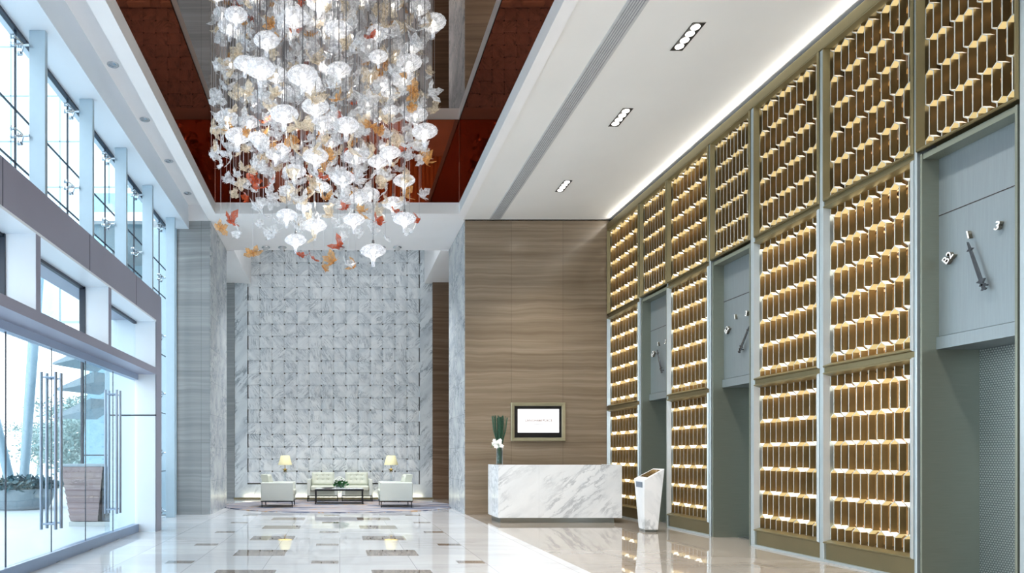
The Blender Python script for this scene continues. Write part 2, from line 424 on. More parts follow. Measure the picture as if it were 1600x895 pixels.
# white fascia and mirror-clad coffer
S('trim_4', MB().box(OX1, OX1+.06, OY0, OY1+.06, CZ+.2, 7.02), M['plaster'])
S('trim_5', MB().box(OX0-.06, OX0, OY0, OY1+.06, CZ+.2, 7.02), M['plaster'])
S('trim_6', MB().box(OX0, OX1, OY1, OY1+.06, CZ+.2, 7.02), M['plaster'])
S('wall_coffer_right', MB().box(OX1+.01, OX1+.06, OY0, OY1+.06, 7.02, 7.96), M['mir_side'])
S('wall_coffer_left', MB().box(OX0-.06, OX0-.01, OY0, OY1+.06, 7.02, 7.96), M['mir_side'])
S('wall_coffer_far', MB().box(OX0, OX1, OY1+.01, OY1+.06, 7.02, 7.96), M['mir_side'])
S('wall_coffer_near', MB().box(OX0, OX1, OY0-.06, OY0, CZ+.2, 7.96), M['mir_side'])
S('ceiling_mirror', MB().box(OX0-.06, OX1+.06, OY0-.06, OY1+.06, 7.95, 8.0), M['mir_top'])
# left slot ceiling and bulkhead
S('ceiling_left', MB().box(-3.48, -3.0, YB, 15.36, 7.11, 7.2), M['plaster'])
S('trim_7', MB().box(-3.02, -3.01, YB, 15.36, CZ, 7.11), M['plaster'])
S('trim_8', MB().box(-4.1, -3.48, YB, 15.36, 6.58, 7.2), M['white_gloss'])
S('trim_9', MB().box(-3.75, -3.01, 15.3, 15.36, CZ, 7.2), M['plaster'])
# roof lid (keeps daylight out of the ceiling voids)
S('ceiling_roof', MB().box(-4.1, 7.0, YB, 21.6, 8.05, 8.2), M['plaster'])
# near (rear) wall with walnut slats, behind the camera
S('wall_rear', MB().box(-4.1, 7.0, YB-.2, YB, 0, 8.1), M['dark'])
sl = MB()
for k in range(52): sl.box(-3.9+.21*k, -3.9+.21*k+.13, YB, YB+.08, 0, 6.7)
S('wall_rear_slats', sl, M['slats'])
ss = MB()
for k in range(22): ss.box(1.2+.2*k, 1.2+.2*k+.12, -2.6, -2.5, 0, 3.2)  # free-standing slat screen, added for its reflection in the coffer mirrors
ss.box(1.1, 5.6, -2.65, -2.6, 0, 3.25)
S('added_slat_screen', ss, M['slats'])
# piers
S('wall_left_pier', MB().box(-4.3, -3.0, 15.36, 17.56, 0, CZ), [M['trav_l']])
S('wall_left_return', MB().box(-3.0, -2.985, 15.37, 17.56, 0, CZ), M['marble_ret'])
S('wall_right_pier', MB().box(2.89, 7.0, 15.36, 17.56, 0, CZ+.03), M['trav'])
S('wall_right_return', MB().box(2.875, 2.89, 15.37, 17.56, 0, CZ), M['marble_ret'])
# lounge alcove beyond the piers
S('ceiling_alcove_left', MB().box(-6, -3.0, 17.56, 20.95, CZ, CZ+.2), M['plaster'])
S('ceiling_alcove_right', MB().box(2.89, 6.2, 17.56, 20.95, CZ, CZ+.2), M['plaster'])
S('trim_10', MB().box(-3.0, -2.79, 17.56, 20.9, CZ-.02, 8.05), M['plaster'])
S('trim_11', MB().box(2.65, 2.89, 17.56, 20.9, CZ-.02, 8.05), M['plaster'])
S('trim_12', MB().box(-2.79, 2.65, 17.5, 17.56, CZ, 8.05), M['plaster'])
S('wall_alcove_left', MB().box(-6.2, -3.3, 20.85, 21.1, 0, CZ), M['trav_l'])
S('wall_alcove_right', MB().box(2.9, 6.2, 20.8, 21.1, 0, CZ), travertine('brown travertine', '#5f4b3b', '#745d4a', '#8a7461', .2, 'x', (1.3,1.65), 0))
S('wall_alcove_end_left', MB().box(-6.2, -6, 17.56, 21, 0, 8), M['plaster'])
S('wall_alcove_end_right', MB().box(6.2, 6.4, 17.56, 21, 0, 8), M['plaster'])

# weave wall
YW = 20.9; T = .3855
wx0 = (387-531)*YW/F; wz0 = .476
back = MB().box(-3.3, 2.9, YW+.06, YW+.3, 0, 8.05)
wallfar = S('wall_far', back, pm('weave shadow gap', '#4a4843', .7))
sur = MB()
wx1 = wx0+14*T
sur.box(-3.3, wx0-.01, YW-.02, YW+.06, .0, 8.05); sur.box(wx1+.01, 2.9, YW-.02, YW+.06, 0, 8.05)
sur.box(wx0-.01, wx1+.01, YW-.02, YW+.06, 0, wz0-.02)
S('wall_far_surround', sur, M['marble_plain'], wallfar)
def weave():
    vs = []; fs = []; uvs = []
    nr = 20
    for r in range(nr):
        for c in range(14):
            hz = (r+c) % 2 == 0
            cx = wx0+(c+.5)*T; cz = wz0+(r+.5)*T
            ou, ov = R.random()*30, R.random()*30; rot = R.choice((0, 0, PI/2, .5))
            n = 8; a = T*.575; bq = T*.44
            base = len(vs)
            for i in range(n+1):
                s = -1+2*i/n
                dep = .04*(1-abs(s)**2.4)
                for j in (-1, 1):
                    if hz: x, z = cx+s*a, cz+j*bq
                    else: x, z = cx+j*bq, cz+s*a
                    vs.append((x, YW+.045-dep, z))
                    u, v = x*math.cos(rot)-z*math.sin(rot)+ou, x*math.sin(rot)+z*math.cos(rot)+ov
                    uvs.append((u, v))
            for i in range(n):
                k = base+2*i; fs.append((k, k+1, k+3, k+2))
            # edges (thickness)
            for j in (0, 1):
                for i in range(n):
                    k = base+2*i+j; p, q = vs[k], vs[k+2]
                    m0 = len(vs); vs.append((p[0], YW+.05, p[2])); vs.append((q[0], YW+.05, q[2])); uvs += [uvs[k], uvs[k+2]]
                    fs.append((k, k+2, m0+1, m0))
    me = bpy.data.meshes.new('weave'); me.from_pydata(vs, [], fs)
    ul = me.uv_layers.new(name='UVMap')
    for p in me.polygons:
        for li in p.loop_indices: ul.data[li].uv = uvs[me.loops[li].vertex_index]
    me.materials.append(M['marble_weave'])
    o = bpy.data.objects.new('wall_far_weave_tiles', me); COL.objects.link(o); o.parent = wallfar
    o['kind'] = 'structure'
weave()
S('baseboard_far', MB().box(-3.3, 2.9, YW-.2, YW-.12, 0, .05), M['frame'])

# ------------------------------------------------------------------ right wall with lattice panels
S('wall_right', MB().box(6.95, 7.1, YB, 15.4, 0, 7.0), M['jamb'])
S('wall_right_near', MB().box(XR, 6.95, YB, 5.94, 0, 6.74), M['frame'])
S('trim_13', MB().box(XR-.03, 6.95, 5.94, 15.36, 6.55, 6.70), M['frame'], bevel=.01)
bands = [(15.33, 13.72, 'panel'), (12.54, 11.12, 'panel'), (9.98, 7.14, 'panel')]
kb = MB()
for a, b_, _ in bands: kb.box(XR+.02, 6.9, b_, a, 0, .235)
rb = MB()
for a, b_, _ in bands:
    rb.box(XR+.0, 6.9, b_, a, 2.41, 2.475); rb.box(XR+.0, 6.9, b_, a, 4.53, 4.595)
S('trim_29', rb, M['frame'])
S('baseboard_right', kb, M['kick'])
kc = MB()
for a, b_, _ in bands: kc.box(XR-.02, XR+.02, b_, a, 0, .03)
S('baseboard_right_foot', kc, M['pil'])
# pilasters
for i, (a, b_) in enumerate([(13.74,13.69), (12.575,12.545), (11.145,11.085), (10.015,9.915), (8.575,8.495), (7.165,7.125), (6.055,5.94)]):
    mb = MB(); mb.box(XR-.012, 6.9, b_+.004, a-.004, 0, 6.55)
    S('trim_%d' % (14+i), mb, [M['pil']], bevel=.006)

RP = .35; DD = .12
def lattice(name, label, y0, y1, z0, z1, parent_group, glow=.6, phase=.14, led=True):
    """y0<y1. fills the frame opening"""
    t = thing(name, label, 'screen', (XR, (y0+y1)/2, z0), 0, parent_group)
    sh = (XR, (y0+y1)/2, z0)
    # frame, mitred and chamfered
    fw = .05
    fr = MB()
    oy0, oy1, oz0, oz1 = y0-.005, y1+.005, z0-.005, z1+.005
    def ring(d, x): return [(x, oy0+d, oz0+d), (x, oy1-d, oz0+d), (x, oy1-d, oz1-d), (x, oy0+d, oz1-d)]
    fr.grid([ring(0, XR+.02), ring(.0, XR-.02), ring(.010, XR-.035), ring(fw*.45, XR-.035), ring(fw, XR+.03), ring(fw, XR+.2), ring(0, XR+.2)], 0, True)
    if z0 < 4: fr.m = [k % 2 for k in range(len(fr.m))]
    fr.obj('frame', [M['frame'], M['pil']], t, shift=sh)
    iy0, iy1, iz0, iz1 = y0+fw, y1-fw, z0+fw, z1-fw
    MB().box(XR+.195, XR+.2, iy0, iy1, iz0, iz1).obj('mirror_backing', M['backing'], t, shift=sh)
    n = 10; d = (iy1-iy0)/n; tt = d*.42
    xa, xb = XR+.03, XR+.105
    th = .0055
    lat = MB(); gl = MB()
    rows = []; z = iz0+phase
    while z < iz1-.03: rows.append(z); z += RP
    # far edge is index 0
    def Y(u): return iy1-u*d
    def vbar(u, za, zb):
        if zb-za < .004: return
        za = max(za, iz0); zb = min(zb, iz1)
        y = Y(u); y_a = min(max(y-th, iy0), iy1-2*th); lat.box(xa, xb, y_a, y_a+2*th, za, zb, 0, [0,0,0,0,0,1])
    def slant(u0, za, u1, zb):
        gold = (zb-za)*(u1-u0) > 0  # slant direction alone picks the dimmer golden glow
        a = Vector((0, Y(u0), za)); b_ = Vector((0, Y(u1), zb)); q = (b_-a).normalized(); nn = Vector((0, -q.z, q.y))*th
        if nn.z < 0: nn = -nn
        P = [a-nn, b_-nn, b_+nn, a+nn]
        tgt = lat
        n0 = len(tgt.v)
        for x in (xa, xb):
            for p in P: tgt.v.append((x, min(max(p.y, iy0), iy1), p.z))
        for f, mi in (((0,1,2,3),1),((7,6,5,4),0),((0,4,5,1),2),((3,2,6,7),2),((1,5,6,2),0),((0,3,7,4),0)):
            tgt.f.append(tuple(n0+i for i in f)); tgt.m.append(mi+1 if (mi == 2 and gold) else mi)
    zs = [iz0-tt]+rows+[iz1+tt]
    # row k spans rows[k-1]..rows[k]; columns alternate hexagon / link
    for k in range(len(zs)-1):
        za, zb = zs[k], zs[k+1]
        for c in range(7):
            xc = .5+1.5*c
            lo = za+tt/2 if k else iz0; hi = zb-tt/2 if k < len(zs)-2 else iz1
            if (k+c) % 2 == 0:
                for u in (xc-.5, xc+.5): vbar(u, lo, hi)
            else: vbar(xc, lo, hi)
        if 0 < k:
            zr = zs[k]
            for c in range(7):
                xc = .5+1.5*c
                if (k+c) % 2 == 0:      # below is link, above is hex -> V
                    slant(xc, zr-tt/2, xc-.5, zr+tt/2); slant(xc, zr-tt/2, xc+.5, zr+tt/2)
                else:
                    slant(xc, zr+tt/2, xc-.5, zr-tt/2); slant(xc, zr+tt/2, xc+.5, zr-tt/2)
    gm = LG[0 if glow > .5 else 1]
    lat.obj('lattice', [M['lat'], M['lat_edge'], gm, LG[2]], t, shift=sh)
    if led and glow > .5:
        for zr in rows: gl.box(XR+.175, XR+.19, iy0, iy1, zr-.006, zr+.006)  # glow strips added behind each row to light the slants
        gl.obj('added_glow_strip', M['glow_strip'], t, shift=sh)
    return t
LG = [pm('white glow chevron', '#f0ead8', .25, .6, emis='#fff0d6', es=1.6), pm('brass chevron', '#efe6d0', .22, .7, emis='#fff0d8', es=.8), pm('gold glow chevron', '#cdb67c', .25, .7, emis='#ffe6a4', es=.5)]  # lit brass imitated by emission, brighter on one slant direction
M['glow_strip'] = emit('added glow strip', '#ffd9a4', 1.0)
M['glow_strip_dim'] = emit('dim added glow strip', '#ffb45a', .7)

tiers = [(.24, 2.405), (2.48, 4.525), (4.60, 6.55)]
tn = ['bottom', 'middle', 'top']
cols = [(13.79, 15.31, 'beside the beige stone wall', (0,1,2)),
        (12.62, 13.64, 'above the farthest elevator doorway', (2,)),
        (11.19, 12.50, 'between the two far elevator doorways', (0,1,2)),
        (10.06, 11.04, 'above the middle elevator doorway', (2,)),
        (8.62, 9.87, 'just past the middle elevator doorway', (0,1,2)),
        (7.21, 8.45, 'just before the nearest elevator doorway', (0,1,2)),
        (6.10, 7.08, 'above the nearest elevator doorway', (2,))]
for a, b_, wh, ts in cols:
    for t in ts:
        z0, z1 = tiers[t]
        lab = ('brass hexagon lattice screen ' + wh) if len(ts) == 1 else ('brass hexagon lattice screen, %s one of the stack %s' % (tn[t], wh))
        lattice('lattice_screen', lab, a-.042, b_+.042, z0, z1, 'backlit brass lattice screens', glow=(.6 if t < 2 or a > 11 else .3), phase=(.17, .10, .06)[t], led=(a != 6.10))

# elevator doorways
def text_mesh(s, size, ext, name, fat=.012):
    c = bpy.data.curves.new(name, 'FONT'); c.body = s; c.size = size; c.extrude = ext; c.align_x = 'CENTER'; c.align_y = 'CENTER'
    c.offset = size*fat
    o = bpy.data.objects.new(name, c); COL.objects.link(o)
    bpy.context.view_layer.update()
    me = bpy.data.meshes.new_from_object(o.evaluated_get(bpy.context.evaluated_depsgraph_get()))
    bpy.data.objects.remove(o); return me
def portal(y0, y1, hand, label):
    t = thing('elevator_doorway', label, 'elevator', (XR+.3, (y0+y1)/2, 0), 0, 'elevator doorways')
    sh = (XR+.3, (y0+y1)/2, 0)
    xh = 6.37
    for ya, yb in ((y1-.004, y1+.02), (y0-.02, y0+.004)):
        MB().box(XR+.0, 6.9, ya, yb, 0, 4.56).obj('jamb', M['jamb'], t, shift=sh)
    MB().box(xh, 6.9, y0, y1, 2.62, 4.56).obj('header_panel', M['steel_hdr'], t, shift=sh)
    MB().box(xh-.004, xh, y0, y1, 3.895, 3.903).obj('panel_joint', M['dark'], t, shift=sh)
    MB().box(xh-.03, 6.9, y0, y1, 2.48, 2.61).obj('header_trim', M['steel_hdr'], t, shift=sh)
    MB().box(XR+.01, xh, y0, y1, 4.50, 4.56).obj('soffit', M['jamb'], t, shift=sh)
    ym = (y0+y1)/2
    for ya, yb in ((y0, ym-.003), (ym+.003, y1)):
        MB().box(6.80, 6.83, ya, yb, .01, 2.48).obj('elevator_door', M['door_pat'], t, shift=sh)
    MB().box(6.6, 6.83, y0, y1, 0, .012).obj('sill', M['steel_br'], t, shift=sh)
    # dial
    cy, cz, r = ym-.015, 3.16, .435
    for s, ang in (('B2', 145), ('1', 108), ('3', 68), ('4', 34)):
        a = math.radians(ang)
        me = text_mesh(s, .115, .02, 'numeral'); me.materials.append(M['num_side']); me.materials.append(M['num_face'])
        for pl_ in me.polygons: pl_.material_index = 1 if pl_.normal.z > .9 else 0
        o = bpy.data.objects.new('dial_numeral', me); COL.objects.link(o); o.parent = t
        o.location = (xh-.022-sh[0], cy-r*math.cos(a)-sh[1], cz+r*math.sin(a))
        # text lies in the YZ plane facing -X; reading direction is towards -Y
        base = Matrix(((0,0,-1),(-1,0,0),(0,1,0)))
        o.rotation_mode = 'QUATERNION'
        rot = Matrix.Rotation(-(PI/2-a)*.8*-1, 3, 'X')
        o.rotation_quaternion = (rot @ base).to_quaternion()
    hb = MB()
    tip = Vector((0, hand[0], hand[1])); b0 = Vector((0, cy-.03, 3.03))
    dirv = (tip-b0); Lh = dirv.length; dirv.normalize(); side = Vector((0, -dirv.z, dirv.y))
    def P(al, sd, x): q = b0+dirv*al+side*sd; return (x, q.y, q.z)
    prof = [(-.06,.004),(-.05,.028),(-.035,.012),(-.015,.012),(0,.03),(.02,.012),(.05,.045),(.06,.014),(.2,.013),(Lh*.8,.009),(Lh*.82,.035),(Lh*.85,.008),(Lh,.002)]
    for x in (xh-.06,):
        A = [P(al, sd, x) for al, sd in prof]; B = [P(al, -sd, x) for al, sd in prof]
        C = [P(al, sd, x+.02) for al, sd in prof]; D = [P(al, -sd, x+.02) for al, sd in prof]
        hb.grid([A, B]); hb.grid([C, A]); hb.grid([B, D])
    hb.tube((xh-.06, b0.y, b0.z), (xh, b0.y, b0.z), .010)
    hb.obj('dial_pointer', pm('dark steel pointer', '#6a6c70', .25, .9), t, shift=sh)
    return t
# mirror the dial so B2 sits at the far side: angles measured towards +Y
portal(12.62, 13.64, (13.25, 3.46), 'farthest elevator doorway with steel floor dial above it')
portal(10.06, 11.04, (10.27, 3.35), 'middle elevator doorway, pointer of its floor dial leaning right')
portal(6.10, 7.08, (6.70, 3.50), 'nearest elevator doorway with patterned steel doors and large floor dial')

# ------------------------------------------------------------------ ceiling fittings
g = MB(); g.box(3.44, 3.70, YB, 15.3, CZ+.022, CZ+.0295, 0)
for k in range(6): g.box(3.475+.034*k, 3.485+.034*k, YB, 15.3, CZ+.018, CZ+.024, 1)
for k in range(7): g.box(3.452+.034*k, 3.47+.034*k, YB, 15.3, CZ+.012, CZ+.024, 0)
gt = thing('linear_air_grille', 'long grey slotted air grille in the white ceiling', 'vent', (3.57, 6, CZ+.02))
g.obj('grille_blades', [M['grille'], M['grille_d']], gt, shift=(3.57,6,CZ+.02))
lab = ['long black recessed downlight nearest the camera with four lamps', 'middle black recessed downlight in the white ceiling', 'farthest black recessed downlight above the elevators']
for i, y in enumerate((8.66, 10.72, 13.45)):
    t = thing('recessed_downlight', lab[i], 'ceiling light', (4.52, y, CZ+.03), 0, 'black recessed downlights')
    sh = (4.52, y, CZ+.03)
    b = MB()
    x0, x1, ya, yb, zz = 4.52-.085, 4.52+.085, y-.29, y+.29, CZ+.03
    b.grid([[(x0,ya,zz-.006),(x1,ya,zz-.006),(x1,yb,zz-.006),(x0,yb,zz-.006)], [(x0+.012,ya+.012,zz-.006),(x1-.012,ya+.012,zz-.006),(x1-.012,yb-.012,zz-.006),(x0+.012,yb-.012,zz-.006)], [(x0+.012,ya+.012,zz-.001),(x1-.012,ya+.012,zz-.001),(x1-.012,yb-.012,zz-.001),(x0+.012,yb-.012,zz-.001)]], 0, True)
    b.box(x0+.01, x1-.01, ya+.01, yb-.01, zz-.003, zz)
    b.obj('housing', M['black'], t, shift=sh)
    for k in range(4):
        yy = y-.2+.133*k
        q = MB(); q.lathe([(.055,-.004),(.05,-.012),(.03,-.02),(.0005,-.022)], (4.52, yy, zz), 20)
        q.obj('lamp', M['led'], t, shift=sh, smooth=True)
for i, y in enumerate((8.2, 9.80, 11.4, 13.0, 14.6, 6.6, 5.0)):
    if y < 8: continue
    nm = {8.2:'', 9.8:'nearest of the four round downlights over the windows', 11.4:'second nearest round downlight over the windows', 13.0:'third round downlight over the windows', 14.6:'farthest round downlight over the windows'}[y]
    if not nm: continue
    t = thing('round_downlight', nm, 'ceiling light', (-3.34, y, 7.11), 0, 'round downlights over the windows')
    MB().lathe([(.085,0),(.085,-.008),(.065,-.008),(.05,.0),(.03,.0)], (0,0,0), 24).obj('trim_ring', M['can'], t, smooth=True)
    MB().lathe([(.05,-.001),(.03,-.006),(.0005,-.008)], (0,0,0), 16).obj('lens', M['steel'], t, smooth=True)
for i, x in enumerate(((415-531), (441-531), (531-531+1), (596-531), (621-531))):
    X = x*17.25/F
    nm = ['leftmost small dome spotlight over the weave wall', 'second small dome spotlight from the left over the weave wall', 'central small dome spotlight over the weave wall', 'second small dome spotlight from the right over the weave wall', 'rightmost small dome spotlight over the weave wall'][i]
    t = thing('dome_spotlight', nm, 'ceiling light', (X, 17.3, CZ), 0, 'dome spotlights over the weave wall')
    MB().lathe([(.11,0),(.11,-.015),(.075,-.02)], (0,0,0), 20).obj('rim', M['can'], t, smooth=True)
    MB().lathe([(.075,-.015),(.07,-.06),(.04,-.09),(.0005,-.095)], (0,0,0), 20).obj('dome', M['grille'], t, smooth=True)

# ------------------------------------------------------------------ window side (left)
XI, XG = -3.27, -3.63
S('trim_30', MB().box(-4.05, XI, YB, 12.2, 3.77, 4.25), M['mauve'])          # fascia band
for i, y in enumerate((4.2, 6.45, 8.7, 10.7)):
    S('trim_%d' % (31+i), MB().box(XI-.001, XI+.0015, y, y+.012, 3.77, 4.25), M['dark_gasket'])
S('trim_35', MB().box(-3.72, XI, 11.85, 12.2, 0, 3.77), [M['white_gloss']])
S('trim_36', MB().box(XI-.01, XI+.002, 11.85, 12.2, 0, 3.77), M['mauve'])
S('trim_37', MB().box(-3.66, XI+.003, 11.842, 11.85, 2.06, 2.085), M['dark_gasket'])
S('trim_38', MB().box(-3.72, XI, YB, 11.85, 2.80, 2.92), M['mauve'])          # transom ledge
S('trim_39', MB().box(-3.70, XG+.04, YB, 11.85, 2.70, 2.80), M['mauve2'])
S('trim_40', MB().box(-3.70, XG+.05, YB, 11.85, 0, .14), M['mauve2'])
S('trim_41', MB().box(-3.72, XI+.001, YB, 11.849, 3.74, 3.77), M['white_gloss'])
for i, y in enumerate((7.17, 9.42, 4.92, 2.67)):
    S('trim_%d' % (42+i), MB().box(-3.60, XI-.004, y, y+.10, 2.92, 3.77), M['white_gloss'])
    S('trim_%d' % (46+i), MB().box(XI-.004, XI+.0, y-.005, y+.105, 2.92, 3.77), M['mauve'])
    S('trim_%d' % (50+i), MB().box(-3.68, -3.6, y-.02, y+.12, 2.92, 3.77), M['dark_gasket'])
tb = MB()
tb.box(-3.67,-3.62, YB, 11.85, 2.92, 2.95); tb.box(-3.67,-3.62, YB, 11.85, 3.70, 3.74)
S('trim_54', tb, M['dark_gasket'])
S('window_1', MB().box(-3.65, -3.64, YB, 11.85, 2.95, 3.70), M['glass'])
S('trim_57', MB().box(-4.10, -3.72, 11.86, 12.2, -.02, 3.77), [M['white_gloss']])
S('trim_58', MB().box(-4.10, -3.66, 11.85, 11.86, 2.06, 2.085), M['dark_gasket'])
# glass doors
dj = [7.24, 8.385, 9.51, 10.66, 11.80]
index = 0
dl = MB()
for i, (a, b_) in enumerate(zip(dj[:-1], dj[1:])):
    o = S('door_%d' % (i+1), MB().box(XG-.012, XG, a+.006, b_-.006, .14, 2.70), M['glass'])
    hy = b_-.08 if i % 2 == 0 else a+.08
    h = MB()
    for x in (XG+.085, XG-.095): h.tube((x, hy, .43), (x, hy, 2.40), .02, n=14)
    for z in (.50, 2.33): h.tube((XG-.095, hy, z), (XG+.085, hy, z), .012, n=10)
    ho = h.obj('door_handle', M['handle'], o, smooth=False)
    ho['kind'] = 'structure'
    e = MB(); e.box(XG-.013, XG+.001, a+.001, a+.007, .14, 2.70)
    S('door_edge', e, M['dark_gasket'], o)
    pv = MB().box(XG-.04, XG+.06, a+.02, a+.12, .0, .012)
    S('floor_pivot', pv, M['steel'], o)
S('window_2', MB().box(XG-.012, XG, YB, 7.235, .14, 2.70), M['glass'])
S('trim_55', MB().box(XG-.013, XG+.002, 7.234, 7.242, .14, 2.70), M['dark_gasket'])

# steel posts with spider fittings and the tall glazing
XP = -3.72; XU = -3.97
py = [8.18, 9.75, 11.29, 12.86, 14.6]
levels = [.14, 1.42, 2.72, 3.98, 5.27, 6.38]
plab = ['nearest pale blue steel post rising beside the high glazing', 'second pale blue steel post along the high glazing', 'third pale blue steel post along the high glazing', 'fourth pale blue steel post along the high glazing', 'farthest steel post, running down to the floor beside the left stone pier']
def spider(mb_arm, y, z):
    c = (XU+.10, y, z)
    mb_arm.tube((XP-.08, y, z), c, .018, n=10)
    for dy in (-.09, .09):
        for dz in (-.05, .05):
            e = (XU+.03, y+dy, z+dz)
            mb_arm.path([c, ((c[0]+e[0])/2-.0, (c[1]+e[1])/2, (c[2]+e[2])/2+.004), e], .010, 8)
            mb_arm.tube((XU+.035, y+dy, z+dz), (XU+.006, y+dy, z+dz), .026, n=12)
            mb_arm.tube((XU-.02, y+dy, z+dz), (XU-.006, y+dy, z+dz), .028, n=12)
for i, y in enumerate(py):
    z0 = 0 if i == 4 else 4.25
    t = thing('steel_post', plab[i], 'post', (XP, y, z0), 0, 'steel posts along the high glazing')
    sh = (XP, y, z0)
    MB().box(XP-.10, XP+.10, y, y+.07, z0, 6.58).obj('post', M['post'], t, shift=sh, bevel=.006)
    for z in levels:
        if z < z0+.1: continue
        m = MB(); spider(m, y-.03 if i < 4 else y+.05, z); m.obj('spider_fitting', M['steel'], t, shift=sh)
joints = [-4.3, -2.7, -1.2, .4, 1.95, 3.5, 5.05, 6.6, 8.14, 9.70, 11.25, 12.83, 14.62, 15.34]
n = 3
for i, (a, b_) in enumerate(zip(joints[:-1], joints[1:])):
    zlo = 4.25 if b_ < 12.5 else 0
    S('window_%d' % n, MB().box(XU-.006, XU+.006, a+.008, b_-.008, zlo+.01, 6.56), M['glass']); n += 1
gk = MB()
for y in joints[:-1]: gk.box(XU-.012, XU+.012, y-.008, y+.008, 4.25 if y < 12.5 else 0, 6.58)
gk.box(XU-.03, XU+.03, YB, 15.34, 6.545, 6.585)
gk.box(XU-.012, XU+.012, YB, 15.34, 5.575, 5.59); gk.box(XU-.012, XU+.012, YB, 15.34, 4.925, 4.94)
for z in (3.6, 2.3, 1.0): gk.box(XU-.012, XU+.012, 12.2, 15.34, z, z+.015)
S('trim_56', gk, M['dark_gasket'])
S('wall_left_end', MB().box(-4.3, -3.76, 15.30, 15.36, 0, 6.6), M['post'])

# ------------------------------------------------------------------ outside
g0 = struct(MB().box(-60, -3.9, -30, 70, -.22, -.02).obj('ground_paving', M['ext_ground']))
def at(px, py_, Y): return Vector(((px-531)*Y/F, Y, H-(py_-712)*Y/F))
# leaning columns : X about -9..-10
def column(p0, p1, r0, r1, label):
    t = MB(); t.tube(p0, p1, r0, r1, n=28)
    o = t.obj('leaning_column', M['ext_col'], smooth=True); tag(o, label, 'column', 'leaning columns outside')
Yc = 18.5
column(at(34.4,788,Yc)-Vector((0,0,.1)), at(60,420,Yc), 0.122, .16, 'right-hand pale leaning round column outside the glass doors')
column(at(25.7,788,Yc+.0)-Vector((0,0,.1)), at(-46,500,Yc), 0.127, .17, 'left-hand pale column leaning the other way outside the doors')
# planter bowl
pc = at(34, 793, 17.3); pc.z = -.02
t = thing('planter', 'round grey stone planter with dark leafy plants outside the doors', 'planter', pc)
MB().lathe([(.0005,0),(.62,0),(.66,.03),(.86,.50),(.88,.53),(.84,.53),(.80,.46),(.0005,.46)], n=48).obj('bowl', M['planter'], t, smooth=False)
def leaves(n, cx, cy, cz, rx, ry, rz, size, rnd):
    m = MB()
    for k in range(n):
        a = rnd.random()*2*PI; q = rnd.random()**.5; zz = rnd.random()
        p = Vector((cx+rx*q*math.cos(a), cy+ry*q*math.sin(a), cz+rz*zz*(1-q*.4)))
        d = Vector((rnd.uniform(-1,1), rnd.uniform(-1,1), rnd.uniform(-.3,.8))).normalized()
        s = d.cross(Vector((rnd.random(), rnd.random(), rnd.random()))).normalized()
        l = size*rnd.uniform(.7,1.3)
        m.face([p, p+d*l*.5+s*l*.22, p+d*l, p+d*l*.5-s*l*.22])
    return m
leaves(900, 0, 0, .50, .98, .98, .32, .2, R).obj('foliage', M['ext_leaf'], t)
# trees
def tree(x, y, h, w, label, seed):
    rr = random.Random(seed)
    t = thing('tree', label, 'tree', (x, y, -.02), 0, 'hazy trees outside the entrance')
    m = MB(); m.path([(0,0,0),(.1,.05,h*.3),(-.05,.1,h*.6),(0,0,h*.85)], [.16,.12,.08,.03])
    for k in range(6):
        a = rr.random()*6.28; m.path([(0,.05,h*(.35+.07*k)), (w*.3*math.cos(a), w*.3*math.sin(a), h*(.5+.07*k))], [.05,.015], 6)
    m.obj('trunk', M['tree_trunk'], t, smooth=True)
    f = MB()
    for k in range(16):
        a = rr.random()*6.28; q = rr.random()*.8
        b = leaves(200, w*.4*q*math.cos(a), w*.4*q*math.sin(a), h*rr.uniform(.18,.8), w*.26, w*.26, h*.2, .22, rr)
        f.add(b, Matrix())
    f.obj('foliage', M['tree_leaf'], t)
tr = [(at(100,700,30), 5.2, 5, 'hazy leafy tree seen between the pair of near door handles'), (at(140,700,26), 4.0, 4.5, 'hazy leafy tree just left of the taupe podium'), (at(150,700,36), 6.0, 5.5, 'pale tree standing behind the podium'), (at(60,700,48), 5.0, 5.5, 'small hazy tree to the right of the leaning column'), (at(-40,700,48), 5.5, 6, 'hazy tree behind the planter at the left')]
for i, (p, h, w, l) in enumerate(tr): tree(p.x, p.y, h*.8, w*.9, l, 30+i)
# podium (taupe stepped boards)
pb = at(145, 823, 13.2)
t = thing('valet_podium', 'tapered taupe podium clad in stepped boards outside the glass doors', 'podium', (pb.x, 13.2, -.02))
m = MB()
nb = 9
for k in range(nb):
    z0 = .10+k*.118; z1 = z0+.118
    w0 = .34+.020*k; w1 = w0+.028
    m.hexa([(-w0,-.25,z0),(w0*.55,-.25,z0),(w0*.55,.25,z0),(-w0,.25,z0),(-w1,-.28,z1),(w1*.55,-.28,z1),(w1*.55,.28,z1),(-w1,.28,z1)])
m.obj('board_cladding', M['podium'], t)
MB().box(.26,.62,-.22,.25,.10,1.16).obj('end_box', M['podium_d'], t, bevel=.01)
MB().box(.30,.56,-.235,-.22,.16,1.0).obj('screen_panel', M['black'], t)
MB().box(-.56,.64,-.30,.30,1.16,1.21).obj('top', M['planter'], t, bevel=.01)
MB().box(-.36,.62,-.28,.28,0,.09).obj('plinth', M['steel_br'], t)
